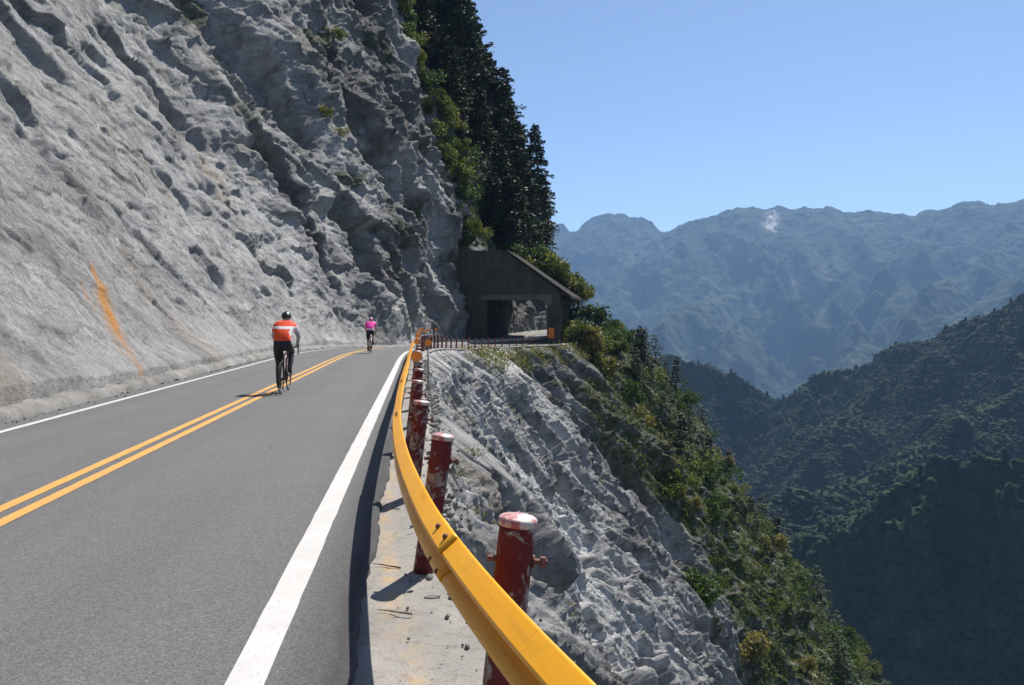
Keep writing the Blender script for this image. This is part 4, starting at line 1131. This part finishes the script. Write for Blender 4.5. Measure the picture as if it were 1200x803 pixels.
def mid_hills():
    q = np.linspace(-.02, 1.25, 740); yy = np.geomspace(150, 1420, 520)
    Q, Yg = np.meshgrid(q, yy); X = Q * Yg
    A = [(640, 470, 1750), (700, 440, 1720), (755, 426, 1700), (790, 420, 1680), (830, 431, 1660), (870, 450, 1630), (905, 468, 1600)]
    B = [(905, 468, 1600), (950, 447, 1560), (1000, 432, 1520), (1040, 417, 1480), (1100, 389, 1420), (1140, 369, 1380), (1200, 346, 1320), (1280, 310, 1260), (1400, 280, 1200), (1550, 235, 1130), (1780, 250, 1050)]
    S1 = [(790, 420, 1680), (800, 500, 1480), (830, 570, 1330), (850, 640, 1220)]
    S2 = [(950, 447, 1560), (920, 520, 1400), (880, 590, 1280), (870, 660, 1180)]
    S2b = [(1040, 417, 1480), (1000, 480, 1360), (950, 550, 1240), (900, 620, 1130)]
    C = [(1780, 330, 1000), (1550, 345, 1120), (1320, 400, 1220), (1200, 462, 1130), (1150, 484, 1090), (1100, 508, 1050), (1050, 532, 1010), (1000, 560, 970), (940, 588, 930), (880, 615, 890), (830, 670, 850)]
    D = [(1780, 430, 640), (1550, 440, 660), (1360, 470, 690), (1270, 505, 700), (1200, 537, 706), (1150, 552, 710), (1110, 547, 714), (1060, 562, 720), (1030, 590, 724), (980, 636, 728), (925, 690, 732), (870, 760, 736)]
    D2 = [(1110, 547, 714), (1075, 610, 690)]
    E = [(1200, 537, 706), (1165, 590, 684)]
    rd = [([pt(p[0], p[1], p[2] * .6) for p in l], f, b) for l, f, b in ((A, 1.2, .8), (B, 1.15, .8), (S1, 1., 1.), (S2, 1., 1.), (S2b, 1., 1.), (C, 1.15, .75), (D, 3.0, .8), (D2, 2.8, 2.8), (E, 2.8, 2.8))]
    H = ridge_field(X, Yg, rd, 11, 401)
    H = H + 9 * (ridged2(X / 110, Yg / 150, 4, 410, .5) - .6) + 2 * fbm2(X / 25, Yg / 25, 3, 420)
    H = np.maximum(H, -560)
    P = np.stack([X, Yg, H], -1)
    mesh_np('hills', P, grid_faces(520, 740), M['hillwood'], None, True, None, 'structure')
    # tree crowns standing close together over the near hills, one mass
    ico = bmesh.new(); bmesh.ops.create_icosphere(ico, subdivisions=2, radius=1)
    v0 = np.array([v.co[:] for v in ico.verts]); f0 = np.array([[v.index for v in f.verts] for f in ico.faces]); ico.free()
    f0 = f0[v0[f0].mean(1)[:, 2] > -.15]
    rg = np.random.default_rng(77)
    area = np.linalg.norm(np.cross(P[1:, :-1] - P[:-1, :-1], P[:-1, 1:] - P[:-1, :-1]), axis=-1)
    Yc = Yg[:-1, :-1]; pyc = 375 - (H[:-1, :-1] - 1.55) / Yc * F_; pxc = 600 + F_ * Q[:-1, :-1]
    vis = (pyc < 860) & (pxc > 700) & (pxc < 1420)
    # face turned to the viewer
    nrm = np.cross(P[:-1, 1:] - P[:-1, :-1], P[1:, :-1] - P[:-1, :-1]); cam = np.array([0, 0, 1.55])
    facing = ((cam - P[:-1, :-1]) * nrm).sum(-1) > -.08 * np.linalg.norm(nrm, axis=-1) * Yc
    w = (area * vis * facing).ravel(); tot = w.sum(); n = int(min(52000, tot / 5.5)); print('forest', tot, n)
    idx = rg.choice(len(w), n, p=w / tot); i, j = np.divmod(idx, vis.shape[1])
    u, v = rg.random(n)[:, None], rg.random(n)[:, None]
    C0 = P[i, j] + (P[i + 1, j] - P[i, j]) * u + (P[i, j + 1] - P[i, j]) * v
    r = 1.0 + 1.9 * rg.random(n) ** 2.4; hgt = r * (.45 + .5 * rg.random(n)); hgt = np.where(rg.random(n) < .08, r * 1.9, hgt); r = np.where(hgt > r * 1.4, r * .7, r)
    # three lumpy crown shapes
    shp = []
    for k in range(4):
        nn = n3(v0 * 1.6, 500 + k) * .5 + n3(v0 * 3.5, 510 + k) * .35 + rg.normal(0, .05, len(v0)); shp.append(v0 * (1 + nn[:, None]))
    shp = np.array(shp); kk = rg.integers(0, 4, n); a = rg.random(n) * 6.283; ca, sa = np.cos(a), np.sin(a)
    B_ = shp[kk]; Bx = B_[..., 0] * ca[:, None] - B_[..., 1] * sa[:, None]; By = B_[..., 0] * sa[:, None] + B_[..., 1] * ca[:, None]
    V = np.stack([Bx * r[:, None], By * r[:, None], B_[..., 2] * hgt[:, None]], -1) + (C0 + np.stack([0 * r, 0 * r, hgt * .15], -1))[:, None]
    Fc = (f0[None] + (np.arange(n) * len(v0))[:, None, None]).reshape(-1, 3)
    o = mesh_np('forest', V.reshape(-1, 3), Fc, M['crowns'], None, True); tag(o, 'dark green forest covering the hills across the valley', 'forest', None, 'stuff')
mid_hills()

gx, gy = np.meshgrid(np.linspace(-1380, 6680, 40), np.linspace(-110, 7290, 40))
mesh_np('ground', np.stack([gx, gy, -862 + 25 * fbm2(gx / 900, gy / 900, 3, 600)], -1), grid_faces(40, 40), M['hillwood'], None, True, None, 'structure')
# ------------------------------------------------------------------ air
t = NT('haze_air'); t.n.remove(t.b)
pv = t.new('ShaderNodeVolumePrincipled'); pv.inputs['Color'].default_value = (.37, .61, 1.0, 1); pv.inputs['Density'].default_value = .92e-4; pv.inputs['Anisotropy'].default_value = .1
t.l(pv.outputs[0], t.out.inputs['Volume'])
bm = bmesh.new(); add_box(bm, (-1400, -120, -903), (6700, 7300, 960))
hz = bm_obj('haze', bm, t.m, None, kind='stuff'); tag(hz, 'thin blue haze filling the air over the valley', 'haze')

# ------------------------------------------------------------------ light, sky, camera
AZ, EL = 30., 55.
w = bpy.data.worlds.new('World'); sc.world = w; w.use_nodes = True
nt = w.node_tree; bg = nt.nodes['Background']; sky = nt.nodes.new('ShaderNodeTexSky'); sky.sky_type = 'NISHITA'; sky.sun_disc = False
sky.sun_elevation = R(EL); sky.sun_rotation = R(AZ); sky.altitude = 1800; sky.air_density = 1.0; sky.dust_density = 1.1; sky.ozone_density = 2.6
nt.links.new(sky.outputs[0], bg.inputs[0]); bg.inputs[1].default_value = .080
ld = bpy.data.lights.new('sun', 'SUN'); ld.energy = 5.0; ld.angle = R(.53); ld.color = (1, .955, .89)
lo = bpy.data.objects.new('sun', ld); link(lo)
sd = Vector((math.sin(R(AZ)) * math.cos(R(EL)), math.cos(R(AZ)) * math.cos(R(EL)), math.sin(R(EL))))
lo.rotation_euler = (-sd).to_track_quat('-Z', 'Y').to_euler(); lo.location = (20, 20, 60)
cd = bpy.data.cameras.new('camera'); cam = bpy.data.objects.new('camera', cd); link(cam)
cam.location = (0, 0, 1.55); cam.rotation_euler = (R(90), 0, 0)
cd.sensor_width = 36; cd.lens = F_ / 1200 * 36; cd.shift_y = -26.5 / 1200; cd.clip_start = .05; cd.clip_end = 30000
sc.camera = cam
sc.render.engine = 'CYCLES'
sc.cycles.use_denoising = True
sc.cycles.max_bounces = 6; sc.cycles.diffuse_bounces = 3; sc.cycles.glossy_bounces = 2; sc.cycles.transmission_bounces = 2; sc.cycles.volume_bounces = 1; sc.cycles.transparent_max_bounces = 12
sc.cycles.caustics_reflective = False; sc.cycles.caustics_refractive = False
vs = sc.view_settings; vs.view_transform = 'Standard'; vs.look = 'None'; vs.exposure = .72; vs.gamma = 1; vs.use_curve_mapping = False
